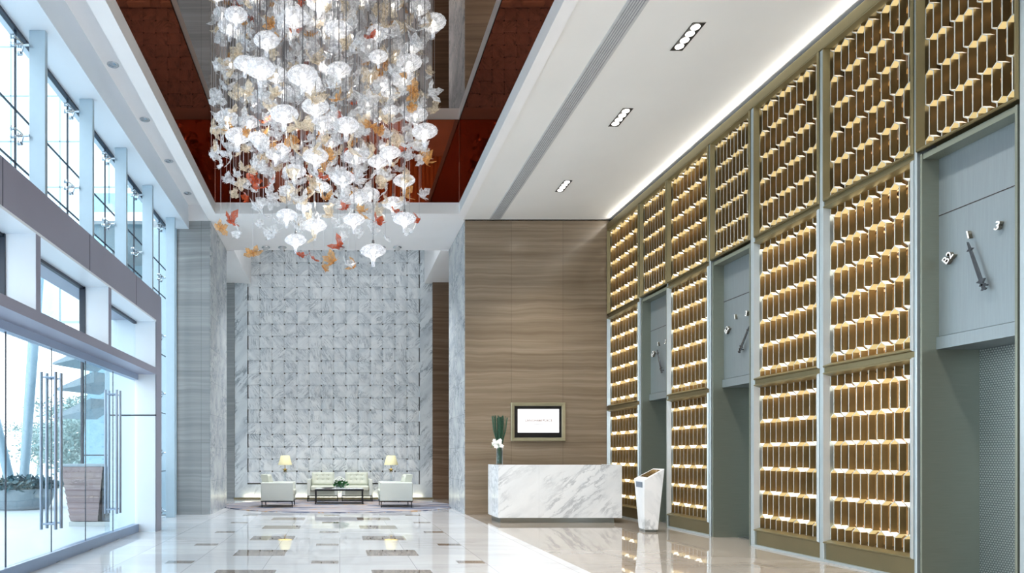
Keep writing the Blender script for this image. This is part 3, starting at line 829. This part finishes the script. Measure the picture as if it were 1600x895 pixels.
# glass wing with canopy fins beyond the doors
t = thing('glass_wind_screen', 'blue glass wind screen with dark edge standing outside the right-hand doors', 'screen', (-6.3, 15.6, 0))
sh = (-6.3, 15.6, 0)
xe = at(129,700,15.6).x
MB().box(xe, -4.3, 15.59, 15.61, 0, 7.5).obj('glass_pane', M['glass_blue'], t, shift=sh)
MB().box(xe-.03, xe+.02, 15.56, 15.64, 0, 7.5).obj('edge_frame', M['dark_gasket'], t, shift=sh)
MB().box(xe, -4.3, 15.57, 15.63, 1.35, 1.38).obj('rail', M['dark_gasket'], t, shift=sh)
# canopies
for i, (px0, px1, y0, y1, Yq) in enumerate([(103,160,560,580,19), (108,165,600,617,19), (103,160,640,660,19)]):
    a = at(px0,(y0+y1)/2+6,Yq); b = at(px1,y0,Yq); Yq = Yq-.9+.0
    m = MB(); m.hexa([(a.x,Yq,a.z),(b.x,Yq,b.z-.05),(b.x,Yq+2.5,b.z+.3),(a.x+.3,Yq+2.5,a.z+.1),(a.x,Yq,a.z+.05),(b.x,Yq,b.z+.25),(b.x,Yq+2.5,b.z+.4),(a.x+.3,Yq+2.5,a.z+.15)])
    o = m.obj('canopy_fin', M['canopy']); tag(o, ['topmost', 'middle', 'lowest'][i]+' pale blue canopy fin projecting outside beyond the doors', 'canopy', 'canopy fins outside')
p = at(150,700,21)
m = MB(); m.hexa([(p.x-.55,21,0),(p.x+.5,21,0),(p.x+.5,21.5,0),(p.x-.55,21.5,0),(p.x-.1,21,5.2),(p.x+.6,21,5.2),(p.x+.6,21.5,5.2),(p.x-.1,21.5,5.2)])
tag(m.obj('slanted_pier', M['facade']), 'pale slanted pier standing outside behind the blue glass wind screen', 'pier')
# facade of the wing seen through the high glazing
t = thing('neighbouring_facade', 'pale blue panelled facade seen through the high glazing', 'building', (-9, 16, 0))
sh = (-9, 16, 0)
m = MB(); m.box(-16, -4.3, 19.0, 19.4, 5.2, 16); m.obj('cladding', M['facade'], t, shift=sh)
m = MB()
for z in (6.4, 7.7, 9.0, 10.3, 11.6, 13): m.box(-16, -4.3, 18.98, 19.0, z, z+.03)
for k in range(8): m.box(-15+1.4*k, -15+1.4*k+.03, 18.98, 19.0, 5.2, 16)
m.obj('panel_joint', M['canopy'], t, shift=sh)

# ------------------------------------------------------------------ reception desk, kiosk, tv, vase
DY = 13.4
t = thing('reception_desk', 'long white grey-veined marble reception desk', 'desk', (4.4, DY+.45, 0))
sh = (4.4, DY+.45, 0)
dx = [3.19, 3.19+.83, 4.87, 5.68]
dx = [3.19, (842-531)*DY/F, (907-531)*DY/F, 5.68]
for i in range(3):
    MB().box(dx[i]+(.0 if i == 0 else .002), dx[i+1], DY, DY+.05, .10, 1.17).obj('front_panel', M['marble_w'], t, shift=sh)
MB().box(3.19, 3.24, DY+.05, DY+.92, .10, 1.17).obj('side_panel', M['marble_w'], t, shift=sh)
MB().box(5.63, 5.68, DY+.05, DY+.92, .10, 1.17).obj('side_panel', M['marble_w'], t, shift=sh)
MB().box(3.24, 5.63, DY+.05, DY+.35, 1.13, 1.168).obj('counter_top', M['marble_w'], t, shift=sh)
MB().box(3.24, 5.63, DY+.35, DY+.92, .72, .76).obj('work_surface', M['marble_w'], t, shift=sh)
MB().box(3.25, 5.55, DY+.07, DY+.86, 0, .10).obj('plinth', M['steel_br'], t, shift=sh)
# kiosk
t = thing('information_kiosk', 'tapered white marble kiosk with sloping touch screen top', 'kiosk', (5.55, 12, 0))
sh = (5.55, 12, 0)
B = [(5.40,11.8,.04),(5.64,11.8,.04),(5.68,12.15,.04),(5.455,12.15,.04)]
Tp = [(5.40,11.8,.92),(5.755,11.8,1.12),(5.75,12.2,1.12),(5.395,12.2,.935)]
MB().hexa(B+Tp).obj('body', marble('kiosk marble', '#f2f5f9', '#9aa3ab', '#dde2e7', 1.2, .12, rot=(0,-.9,0), amount=.7), t, shift=sh, bevel=.004)
MB().hexa([(5.42,11.82,0),(5.62,11.82,0),(5.66,12.12,0),(5.47,12.12,0),(5.42,11.82,.04),(5.62,11.82,.04),(5.66,12.12,.04),(5.47,12.12,.04)]).obj('plinth', M['steel_br'], t, shift=sh)
def on_top(u, v, h):
    a, b_, c, d = [Vector(p) for p in Tp]
    p = (a*(1-u)+b_*u)*(1-v)+(d*(1-u)+c*u)*v
    nn = (b_-a).cross(d-a).normalized(); return p+nn*h
MB().hexa([on_top(u,v,.000) for u,v in ((.22,.15),(.88,.15),(.88,.85),(.22,.85))]+[on_top(u,v,.006) for u,v in ((.22,.15),(.88,.15),(.88,.85),(.22,.85))]).obj('touch_screen', pm('dark glossy screen', '#6b5434', .06, .3), t, shift=sh)
def on_side(u, v, h):
    a, d = Vector(B[0]), Vector(B[3]); e, f_ = Vector(Tp[0]), Vector(Tp[3])
    p = (a*(1-u)+d*u)*(1-v)+(e*(1-u)+f_*u)*v
    return p+Vector((-h,0,.0))
MB().hexa([on_side(u,v,-.002) for u,v in ((.22,.84),(.82,.84),(.82,.95),(.22,.95))]+[on_side(u,v,.008) for u,v in ((.22,.84),(.82,.84),(.82,.95),(.22,.95))]).obj('card_reader', pm('grey reader', '#6d7b8c', .3), t, shift=sh)
# tv
YT = 15.36
x0, x1 = (798-531)*YT/F, (882.5-531)*YT/F; z1 = H+(712-629)*YT/F; z0 = H+(712-689)*YT/F
t = thing('wall_display', 'brass framed white screen with small gold lettering on the beige stone wall', 'screen', ((x0+x1)/2, YT, (z0+z1)/2))
sh = ((x0+x1)/2, YT, (z0+z1)/2)
def ring(d, y): return [(x0+d,y,z0+d),(x1-d,y,z0+d),(x1-d,y,z1-d),(x0+d,y,z1-d)]
m = MB(); m.grid([ring(0,YT), ring(0,YT-.05), ring(.008,YT-.06), ring(.07,YT-.05), ring(.08,YT-.03), ring(.08,YT-.005)], 0, True)
m.obj('frame', pm('pale brass frame', '#aaa68c', .35, .5), t, shift=sh)
MB().box(x0+.07, x1-.07, YT-.012, YT, z0+.07, z1-.07).obj('bezel', M['black'], t, shift=sh)
sx0, sx1 = (808.7-531)*YT/F, (873.2-531)*YT/F; sz1 = H+(712-639)*YT/F; sz0 = H+(712-675.8)*YT/F
MB().box(sx0, sx1, YT-.016, YT-.012, sz0, sz1).obj('screen_panel', M['screen'], t, shift=sh)
for s, px, py_, wpx, mt in (('LANGHA', 841.5-10.6, 657, 21.2, 'gold_txt'), ('PLACE', 841.5+13.6, 657, 14.8, 'gold_txt'), ('M', 841.5+2.35, 657, 4.5, 'gold_txt'), ('GUANGZHOU', 841.5, 662.3, 15.5, 'grey_txt')):
    if s == 'M':
        mm_ = MB(); st_ = .15
        for a_, b_ in (((0,0),(.08,.86)), ((.08,.86),(.42,.12)), ((.42,.12),(.76,.86)), ((.76,.86),(.84,0))):
            mm_.hexa([(a_[0]-st_/2,a_[1],0),(a_[0]+st_/2,a_[1],0),(a_[0]+st_/2,a_[1],.004),(a_[0]-st_/2,a_[1],.004),(b_[0]-st_/2,b_[1],0),(b_[0]+st_/2,b_[1],0),(b_[0]+st_/2,b_[1],.004),(b_[0]-st_/2,b_[1],.004)])
        mm_.v = [(x-.42, y-.43, z*25) for x, y, z in mm_.v]; me = mm_.mesh('letter', [])
    else: me = text_mesh(s, 1.0, .004, 'txt', .012)
    xs = [v.co.x for v in me.vertices]; k = (wpx*YT/F)/(max(xs)-min(xs))
    for v in me.vertices: v.co *= k
    me.materials.append(M[mt])
    o = bpy.data.objects.new('lettering', me); COL.objects.link(o); o.parent = t
    o.rotation_euler = (PI/2,0,0); o.location = ((px-531)*YT/F-sh[0], -.0185, H+(712-py_)*YT/F-sh[2])
# vase on the desk
vx, vy, vz = (780.5-531)*13.55/F, 13.55, 1.17
t = thing('flower_vase', 'glass cylinder vase with tall green reeds and white orchids on the marble desk', 'vase', (vx, vy, vz))
MB().lathe([(.0005,.0),(.065,.0),(.068,.01),(.068,.42),(.063,.42),(.062,.02),(.0005,.02)], n=28).obj('vase', M['crystal'], t, smooth=True)
m = MB()
for k in range(46):
    a = R.random()*6.28; q = R.random()**.5
    sx, sy = .045*q*math.cos(a), .045*q*math.sin(a)
    ex, ey = sx*3.4+R.uniform(-.02,.02), sy*3.4+R.uniform(-.02,.02)
    hh = .98+R.uniform(-.03,.03)
    m.path([(sx*1.1,sy*1.1,.02),(sx*1.1,sy*1.1,.4),((sx+ex)*.62,(sy+ey)*.62,.7),(ex,ey,hh)], [.009,.008,.007,.006], 6)
m.obj('reeds', M['reed'], t, smooth=True)
m = MB()
for k in range(18):
    a = R.random()*6.28; c = Vector((R.uniform(-.15,.06), -.07+R.uniform(-.04,.03), .40+R.uniform(-.04,.12)))
    for q in range(5):
        b = a+q*1.257; d = Vector((math.cos(b), -.3, math.sin(b))).normalized(); s = d.cross(Vector((0,-1,0))).normalized()
        m.face([c, c+d*.025+s*.018, c+d*.045, c+d*.025-s*.018])
    m.sphere(c+Vector((0,-.01,0)), .008, 6)
m.obj('orchids', M['petal'], t)
m = MB(); m.path([(0,-.05,.2),(-.05,-.08,.42),(-.14,-.09,.42),(-.2,-.09,.34)], .004, 6); m.obj('stem', M['leaf'], t)

# ------------------------------------------------------------------ lounge
rg = MB()
n = 96
top = [(3.12*math.cos(2*PI*k/n), 2.35*math.sin(2*PI*k/n), .018) for k in range(n)]
bot = [(x, y, .0) for x, y, z in top]
rg.grid([bot, top], 0, True); rg.face(top)
# only the alcove depth
o = rg.obj('oval_rug', M['rug']); o.location = (-.02, 18.05, 0)
tag(o, 'oval grey rug with blue and gold streaks under the lounge seats', 'rug')
for v in o.data.vertices:
    if v.co.y > 2.2: v.co.y = 2.2
def armchair():
    # faces -Y, origin at centre of footprint on the rug
    t = thing('armchair', 'x', 'armchair', (0,0,0), 0, 'tufted pale armchairs on the rug')
    w, d = .90, .84
    for s in (-1, 1):
        MB().box(s*(w/2-.10), s*w/2, -d/2, d/2, .165, .645).obj('arm', M['leather_w'], t, bevel=.02, seg=3)
    MB().box(-w/2+.10, w/2-.10, -d/2+.02, d/2, .165, .31).obj('seat_base', M['leather'], t, bevel=.012)
    MB().box(-w/2+.105, w/2-.105, -d/2-.03, d/2-.2, .31, .455).obj('seat_cushion', M['leather'], t, bevel=.04, seg=4)
    MB().box(-w/2+.10, w/2-.10, d/2-.12, d/2, .30, .645).obj('back_panel', M['leather_w'], t, bevel=.02, seg=3)
    # tufted back cushion leaning back
    cu = MB(); nx, nz = 24, 16; W2 = (w-.22)/2
    rows = []
    for j in range(nz+1):
        z = .45+.39*j/nz; row = []
        for i in range(nx+1):
            x = -W2+2*W2*i/nx
            e = min(1, (1-abs(x)/W2)*5+.0)*min(1, (1-abs(j/nz*2-1))*4+.0)
            dep = .05*max(0, e)**.5
            for bx in (-.5, 0, .5):
                for bz in (.42, .75):
                    r2 = ((x-bx*W2)/.06)**2+((z-.45-.39*bz)/.05)**2
                    dep -= .035*math.exp(-r2)
            row.append((x, d/2-.24-dep+(z-.45)*.22, z))
        rows.append(row)
    cu.grid(rows)
    back = [[(x, d/2-.06+(z-.45)*.2, z) for x, y, z in r] for r in rows]
    cu.grid([r[::-1] for r in back])
    cu.grid([rows[-1], back[-1]]); cu.grid([back[0], rows[0]])
    cu.grid([[r[0] for r in rows], [r[0] for r in back]]); cu.grid([[r[-1] for r in back], [r[-1] for r in rows]])
    c = cu.obj('back_cushion', M['leather'], t, smooth=True)
    bt = MB()
    for bx in (-.5, 0, .5):
        for bz in (.42, .75):
            z = .45+.39*bz; bt.sphere((bx*W2, d/2-.26+(z-.45)*.22, z), .011, 8)
    bt.obj('buttons', pm('leather button', '#8e9286', .5), c)
    fr = MB()
    for s in (-1, 1): fr.box(s*(w/2-.025), s*w/2, -d/2+.01, d/2-.01, .145, .165)
    for s in (-1, 1): fr.box(-w/2, w/2, s*(d/2-.01)-.0125, s*(d/2-.01)+.0125, .145, .165)
    fr.obj('frame', M['black_metal'], t)
    for sx in (-1, 1):
        for sy in (-1, 1):
            MB().box(sx*(w/2)-(.025 if sx > 0 else 0), sx*(w/2)+(.025 if sx < 0 else 0), sy*(d/2-.03)-.0125, sy*(d/2-.03)+.0125, 0, .15).obj('leg', M['black_metal'], t)
    return t
a0 = armchair(); index_kids()
YS = 19.5
specs = [((504-531)*YS/F, YS+.35, 0, 'left of the two tufted pale armchairs facing the coffee table from the back'),
         ((558-531)*YS/F, YS+.35, 0, 'right of the two tufted pale armchairs facing the coffee table from the back'),
         (-1.62, 17.62, PI/2, 'pale armchair at the left side of the rug, turned side on'),
         (1.46, 17.62, -PI/2, 'pale armchair at the right side of the rug, turned side on')]
for i, (x, y, rz, l) in enumerate(specs):
    o = a0 if i == 0 else copy_tree(a0)
    o.location = (x, y, .018); o.rotation_euler = (0,0,rz); o['label'] = l
# coffee table
t = thing('coffee_table', 'low rectangular marble-topped coffee table with dark metal frame', 'table', (-.02, 18.6, .018))
MB().box(-.66,.66,-.31,.31,.415,.435).obj('table_top', M['marble_w'], t, bevel=.003)
m = MB()
for sy in (-1, 1):
    m.box(-.66,.66,sy*.31-.012,sy*.31+.012,.37,.415)
    m.box(-.66,.66,sy*.31-.012,sy*.31+.012,0,.022)
for sx in (-1, 1): m.box(sx*.66-.012,sx*.66+.012,-.31,.31,.37,.415); m.box(sx*.66-.012,sx*.66+.012,-.31,.31,0,.022)
m.obj('frame', M['black_metal'], t)
for sx in (-1, 1):
    for sy in (-1, 1): MB().box(sx*.65-.014,sx*.65+.014,sy*.31-.014,sy*.31+.014,.0,.40).obj('leg', M['black_metal'], t)
m = MB(); m.lathe([(.0005,0),(.09,.0),(.17,.014),(.17,.02),(.09,.008),(.0005,.008)], n=28)
o = m.obj('tray', M['black'], smooth=True); o.location = (-.33, 18.40, .455); tag(o, 'small dark oval dish on the coffee table', 'dish')
# flowers
t = thing('flower_bowl', 'clear bowl of white flowers and green leaves on the coffee table', 'flowers', (-.0, 18.6, .454))
MB().lathe([(.0005,0),(.09,.0),(.14,.05),(.15,.12),(.145,.12),(.13,.05),(.0005,.01)], n=28).obj('bowl', M['crystal'], t, smooth=True)
leaves(160, 0,0,.06,.17,.12,.14,.11,R).obj('leaves', M['leaf'], t)
m = MB()
for k in range(46):
    a = R.random()*6.28; q = R.random()**.5
    c = Vector((.2*q*math.cos(a), .14*q*math.sin(a), .14+.14*(1-q*q)+R.uniform(-.04,.03)))
    for r_ in range(6):
        b = r_*1.047+a; d = Vector((math.cos(b), math.sin(b), .6)).normalized(); s = d.cross(Vector((0,0,1))).normalized()
        m.face([c, c+d*.025+s*.018, c+d*.045, c+d*.025-s*.018])
    m.sphere(c+Vector((0,0,.01)), .016, 6)
m.obj('blossoms', M['petal'], t)
# side tables + lamps
for i, (px, l) in enumerate(((445.5, 'left'), (611, 'right'))):
    YL = 19.3; X = (px-531)*YL/F
    zt = .50
    t = thing('side_table', 'small dark side table behind the %s side-on armchair' % l, 'table', (X, YL, .018), 0, 'side tables')
    MB().box(-.22,.22,-.22,.22,zt-.04,zt-.018).obj('table_top', M['marble_w'], t)
    for sx in (-1, 1):
        for sy in (-1, 1): MB().box(sx*.2-.012,sx*.2+.012,sy*.2-.012,sy*.2+.012,0,zt-.04).obj('leg', M['black_metal'], t)
    t = thing('table_lamp', '%s table lamp with cream shade and starburst ornament' % l, 'lamp', (X, YL, zt), 0, 'table lamps')
    MB().box(-.07,.07,-.07,.07,0,.03).obj('base', M['crystal'], t)
    m = MB(); m.lathe([(.05,.03),(.03,.06),(.055,.12),(.02,.16),(.02,.18),(.045,.24),(.025,.32),(.015,.36)], n=20); m.obj('crystal_column', M['crystal'], t, smooth=True)
    m = MB()
    for k in range(10):
        a = 2*PI*k/10+PI/2; r_ = .1 if k % 2 == 0 else .05
        m.hexa([(-.02*math.sin(a),-.015,.44+.02*math.cos(a)),(.02*math.sin(a),-.015,.44-.02*math.cos(a)),(.02*math.sin(a),.015,.44-.02*math.cos(a)),(-.02*math.sin(a),.015,.44+.02*math.cos(a)),
                (r_*math.cos(a)-.002,-.004,.44+r_*math.sin(a)),(r_*math.cos(a)+.002,-.004,.44+r_*math.sin(a)),(r_*math.cos(a)+.002,.004,.44+r_*math.sin(a)),(r_*math.cos(a)-.002,.004,.44+r_*math.sin(a))])
    m.sphere((0,0,.44), .045, 12); m.tube((0,0,.34),(0,0,.6), .008)
    m.obj('starburst', M['brass_old'], t)
    z0, z1 = 1.085-zt, 1.36-zt
    MB().lathe([(.205,z0),(.205,z0+.008),(.125,z1),(.12,z1),(.198,z0)], n=36).obj('lamp_shade', M['shade'], t, smooth=True)
    pl = bpy.data.lights.new('bulb', 'POINT'); pl.energy = 3; pl.color = (1,.85,.6); pl.shadow_soft_size = .05
    po = bpy.data.objects.new('bulb', pl); COL.objects.link(po); po.location = (X, YL, 1.2)

# ------------------------------------------------------------------ chandelier
CX, CY, CR = -.22, 8.5, 1.42
ch = thing('chandelier', 'huge hanging chandelier of glowing glass lamps and white and amber glass butterflies', 'chandelier', (CX, CY, 7.94))
def wing(m, L, W, ang, sweep, lift, side, curl, tail=0):
    # leaf shaped wing in a fan, root at origin
    rows = []
    ns = 6
    for i in range(ns+1):
        s = i/ns
        w = W*math.sin(PI*min(1, s**.75*.93+.04))*(1+.32*math.sin(s*11))
        row = []
        for j in (-1, -.4, .4, 1):
            x = s*L; y = j*w*.5+tail*s*s
            z = math.sin(lift)*s*L + curl*s*s - abs(j)*w*.12
            xx = x*math.cos(lift)
            row.append(Vector((side*(xx*math.cos(ang)-y*math.sin(ang)), xx*math.sin(ang)+y*math.cos(ang), z)))
        rows.append(row)
    m.grid(rows)
def butterfly(k):
    rr = random.Random(100+k); m = MB()
    L = .135*rr.uniform(.8,1.15)
    for side in (-1, 1):
        lift = rr.uniform(.1, 1.1)
        wing(m, L, .10, rr.uniform(.35,.7), 0, lift, side, rr.uniform(-.03,.05))
        wing(m, L*.75, .075, -rr.uniform(.4,.8), 0, lift*.8, side, rr.uniform(-.02,.03), -.02)
    m.path([(0,-.055,-.005),(0,0,.004),(0,.05,0)], [.004,.009,.004], 6)
    m.path([(0,.05,0),(.02,.085,.02)], [.0015,.001], 4); m.path([(0,.05,0),(-.02,.085,.02)], [.0015,.001], 4)
    return m
BF = [butterfly(k) for k in range(8)]
WM = [M['wing_w'], M['wing_a'], M['wing_o'], M['wing_c']]
BFm = [[b.mesh('butterfly', WM[c], True) for c in range(4)] for b in BF]
def sample(rmin=0, low=True):
    while True:
        a = R.random()*2*PI; q = math.sqrt(R.random())
        # rounded-square plan
        x, y = q*math.cos(a), q*math.sin(a)
        zl = 4.75+.35*q - .0
        u = R.random()
        if u < .87: z = R.uniform(zl, 7.75)
        else: z = zl-abs(R.gauss(0, .36))*(1.25-q*.9)
        if z < 3.55: continue
        return CX+CR*x, CY+CR*y, z
used = []
def spaced(dmin, tries=40):
    for _ in range(tries):
        p = sample()
        if all((p[0]-q[0])**2+(p[1]-q[1])**2+(p[2]-q[2])**2 > dmin*dmin for q in used): break
    used.append(p); return p
lp = MB(); lp.lathe([(.022,.052),(.05,.062),(.085,.052),(.12,.026),(.135,0),(.125,-.022),(.09,-.045),(.05,-.062),(.026,-.085),(.02,-.12),(.018,-.165),(.012,-.17)], n=72, rib=.035, nr=18)
LMesh = lp.mesh('lamp_glass', M['bowl'], True)
bl = MB(); bl.sphere((0,0,-.01), .026, 10); bl.tube((0,0,-.03),(0,0,-.1), .008, .004, n=8)
BLM = bl.mesh('bulb', M['bulb'], True)
fn = MB(); fn.lathe([(.0005,.12),(.012,.115),(.016,.09),(.022,.06),(.02,.05),(.0005,.05)], n=12); pass
FNM = fn.mesh('fitting', M['rod'], True)
def mkobj(name, me, parent, loc, rot=(0,0,0), sc=1):
    o = bpy.data.objects.new(name, me); COL.objects.link(o); o.parent = parent
    o.location = loc; o.rotation_euler = rot; o.scale = (sc,sc,sc); return o
# lamps
lamps = []
edge_spots = [(583,392),(462,375),(553,343),(632,342),(492,352)]
for px, py_ in edge_spots:
    Y = CY+R.uniform(-.6,.6); p = at(px, py_, Y); lamps.append((p.x, p.y, p.z)); used.append((p.x,p.y,p.z))
while len(lamps) < 100:
    p = spaced(.36)
    if p[2] < 4.3: continue
    lamps.append(p)
for (x, y, z) in lamps:
    s = R.uniform(.8, 1.25)
    o = mkobj('glass_lamp', LMesh, ch, (x-CX, y-CY, z-7.94), (0,0,R.random()*6), s)
    mkobj('bulb', BLM, o, (0,0,0)); mkobj('fitting', FNM, o, (0,0,0))
    m = MB(); m.tube((0,0,.1),(0,0,(7.94-z)/s), .0055/s, n=6)
    m.obj('suspension_rod', M['rod'], o)
# butterflies: the nearest are parts of their own, the rest one mass
bfs = []
low = [(375,368),(405,350),(395,395),(437,350),(520,410),(490,425),(555,436),(532,385),(640,365),(655,345),(345,355),(360,345),(470,400),(506,440),(617,330),(590,350),(545,415),(450,345),(565,330),(602,372),(425,372)]
for px, py_ in low:
    Y = CY+R.uniform(-.9,.9); p = at(px, py_-20 if py_ > 420 else py_, Y); bfs.append((p.x,p.y,p.z))
while len(bfs) < 800: bfs.append(spaced(.15, 10))
order = sorted(range(len(bfs)), key=lambda k: 0 if k < len(low) else bfs[k][1]+(0 if bfs[k][2] < 6.9 else 50))
mass = MB(); masswire = MB()
wires = MB()
mm = {0: MB(), 1: MB(), 2: MB()}
for rank, k in enumerate(order):
    x, y, z = bfs[k]
    c = R.random(); ci = 0 if c < .62 else (3 if c < .86 else (1 if c < .97 else 2))
    if k < len(low): ci = R.choice((0,0,1,2,1))
    v = R.randrange(8); rot = (R.uniform(-1.1,1.1), R.uniform(-1.1,1.1), R.random()*6.28); s = R.uniform(.75,1.25)
    if rank < 100:
        o = mkobj('glass_butterfly', BFm[v][ci], ch, (x-CX, y-CY, z-7.94), rot, s)
    else:
        T_ = Matrix.Translation((x-CX, y-CY, z-7.94)) @ Euler(rot).to_matrix().to_4x4() @ Matrix.Scale(s, 4)
        mass.m_before = len(mass.f)
        n0 = len(mass.m); mass.add(BF[v], T_)
        for q in range(n0, len(mass.m)): mass.m[q] = ci
    wires.tube((x-CX, y-CY, z-7.94), (x-CX, y-CY, 0), .0022, n=4, cap=False)
def fast_obj(mb, name, mats, parent):
    me = bpy.data.meshes.new(name); me.from_pydata(mb.v, [], mb.f)
    for q in mats: me.materials.append(q)
    me.polygons.foreach_set('material_index', mb.m); me.polygons.foreach_set('use_smooth', [True]*len(mb.f)); me.update()
    o = bpy.data.objects.new(name, me); COL.objects.link(o); o.parent = parent; return o
o = fast_obj(mass, 'glass_butterflies', WM, ch); o['kind'] = 'stuff'
o = fast_obj(wires, 'suspension_wires', [M['wire']], ch); o['kind'] = 'stuff'

# ------------------------------------------------------------------ lights
w = bpy.data.worlds.new('world'); SC.world = w; w.use_nodes = True
bg = w.node_tree.nodes['Background']
tc = w.node_tree.nodes.new('ShaderNodeTexCoord'); sp = w.node_tree.nodes.new('ShaderNodeSeparateXYZ'); cr = w.node_tree.nodes.new('ShaderNodeValToRGB')
w.node_tree.links.new(tc.outputs['Generated'], sp.inputs[0]); w.node_tree.links.new(sp.outputs[2], cr.inputs[0]); w.node_tree.links.new(cr.outputs[0], bg.inputs[0])
cr.color_ramp.elements[0].color = lin('#fdfdfd'); cr.color_ramp.elements[1].color = lin('#e3eff8')
cr.color_ramp.elements[0].position = .1; cr.color_ramp.elements[1].position = .6
bg.inputs[1].default_value = 3.2

def light(kind, name, loc, energy, color=(1,1,1), **k):
    l = bpy.data.lights.new(name, kind); l.energy = energy; l.color = color
    rot = k.pop('rot', None)
    for a, v in k.items(): setattr(l, a, v)
    o = bpy.data.objects.new(name, l); COL.objects.link(o); o.location = loc
    if rot: o.rotation_euler = rot
    return o
def aim(o, tgt): o.rotation_euler = (Vector(tgt)-o.location).to_track_quat('-Z', 'Y').to_euler()
# chandelier glow
for dx_, dy_, z in ((-.7,0,5.6), (.7,0,5.6), (0,.6,4.8), (0,-.7,6.6), (0,.7,6.8)):
    light('POINT', 'chandelier glow', (CX+dx_, CY+dy_, z), 6, (1,.95,.88), shadow_soft_size=.03)
# cove above the lattice wall
o = light('AREA', 'ceiling cove', (XR-.0, 9.0, 6.735), 20, (1,.93,.82), shape='RECTANGLE', size=.04, size_y=12.5)
aim(o, (3.0, 9.0, 7.6)); o.rotation_euler = Euler((0, math.radians(102), 0))
# weave wall wash from the slot
o = light('AREA', 'slot wash', (0, 17.75, 7.5), 18, (.93,.97,1), shape='RECTANGLE', size=5.2, size_y=.12); aim(o, (0, 20.9, 2.5))
o = light('AREA', 'base wash', (-.2, 20.82, .04), 9, (1,.9,.62), shape='RECTANGLE', size=5.6, size_y=.04); aim(o, (-.2, 20.87, 1.0))
# downlights in the right ceiling
for y in (8.66, 10.72, 13.45, 6.4, 4.0, 1.0, -3.0):
    o = light('SPOT', 'downlight', (4.52, y, CZ-.03), 420, (1,.95,.88), spot_size=math.radians(110), spot_blend=.8, shadow_soft_size=.12)
for y in (11.4, 14.6, 9.8, 13.0, 6.5, 3.0):
    light('SPOT', 'window downlight', (-3.34, y, 7.08), 50, (1,.96,.9), spot_size=math.radians(30), spot_blend=.8, shadow_soft_size=.08)
for x, y in ((-1.5,17.2),(1.5,17.2),(0,17.2)):
    light('SPOT', 'lounge spot', (x, y, CZ-.12), 520, (.97,.98,1), spot_size=math.radians(95), spot_blend=.9, shadow_soft_size=.15)
for x, y in ((-1,-1),(-1,-5),(2,-1),(2,-5)):  # unseen fill spots added behind the camera
    light('SPOT', 'rear fill spot', (x, y, CZ-.05), 900, (1,.97,.93), spot_size=math.radians(140), spot_blend=.9, shadow_soft_size=.3)
for x, y in ((2.2, 4.0), (2.2, 8.0), (2.2, 12.0), (-1.6, 5.0), (-1.6, 11.5)):
    l_ = light('POINT', 'soft room fill', (x, y, 2.4), 32, (1,.985,.96), shadow_soft_size=.03); l_.data.specular_factor = 0
light('SPOT', 'screen wash', (3.2, .2, CZ-.1), 700, (1,.93,.82), spot_size=math.radians(75), spot_blend=.8, shadow_soft_size=.1, rot=(math.radians(-28),0,0))  # added lamp, lights the slat screen behind the camera
# sun on the forecourt (comes over the building, never enters)
s = light('SUN', 'sun', (0,0,20), 1.2, (1,.98,.95), angle=.05); s.rotation_euler = (math.radians(20), math.radians(35), 0)

SC.view_settings.view_transform = 'Standard'
SC.view_settings.look = 'None'
SC.view_settings.exposure = .5
SC.view_settings.gamma = 1.0
cy = SC.cycles
cy.use_denoising = True
cy.max_bounces = 9; cy.diffuse_bounces = 4; cy.glossy_bounces = 6; cy.transparent_max_bounces = 24; cy.transmission_bounces = 4
cy.sample_clamp_indirect = 6; cy.caustics_reflective = False; cy.caustics_refractive = False
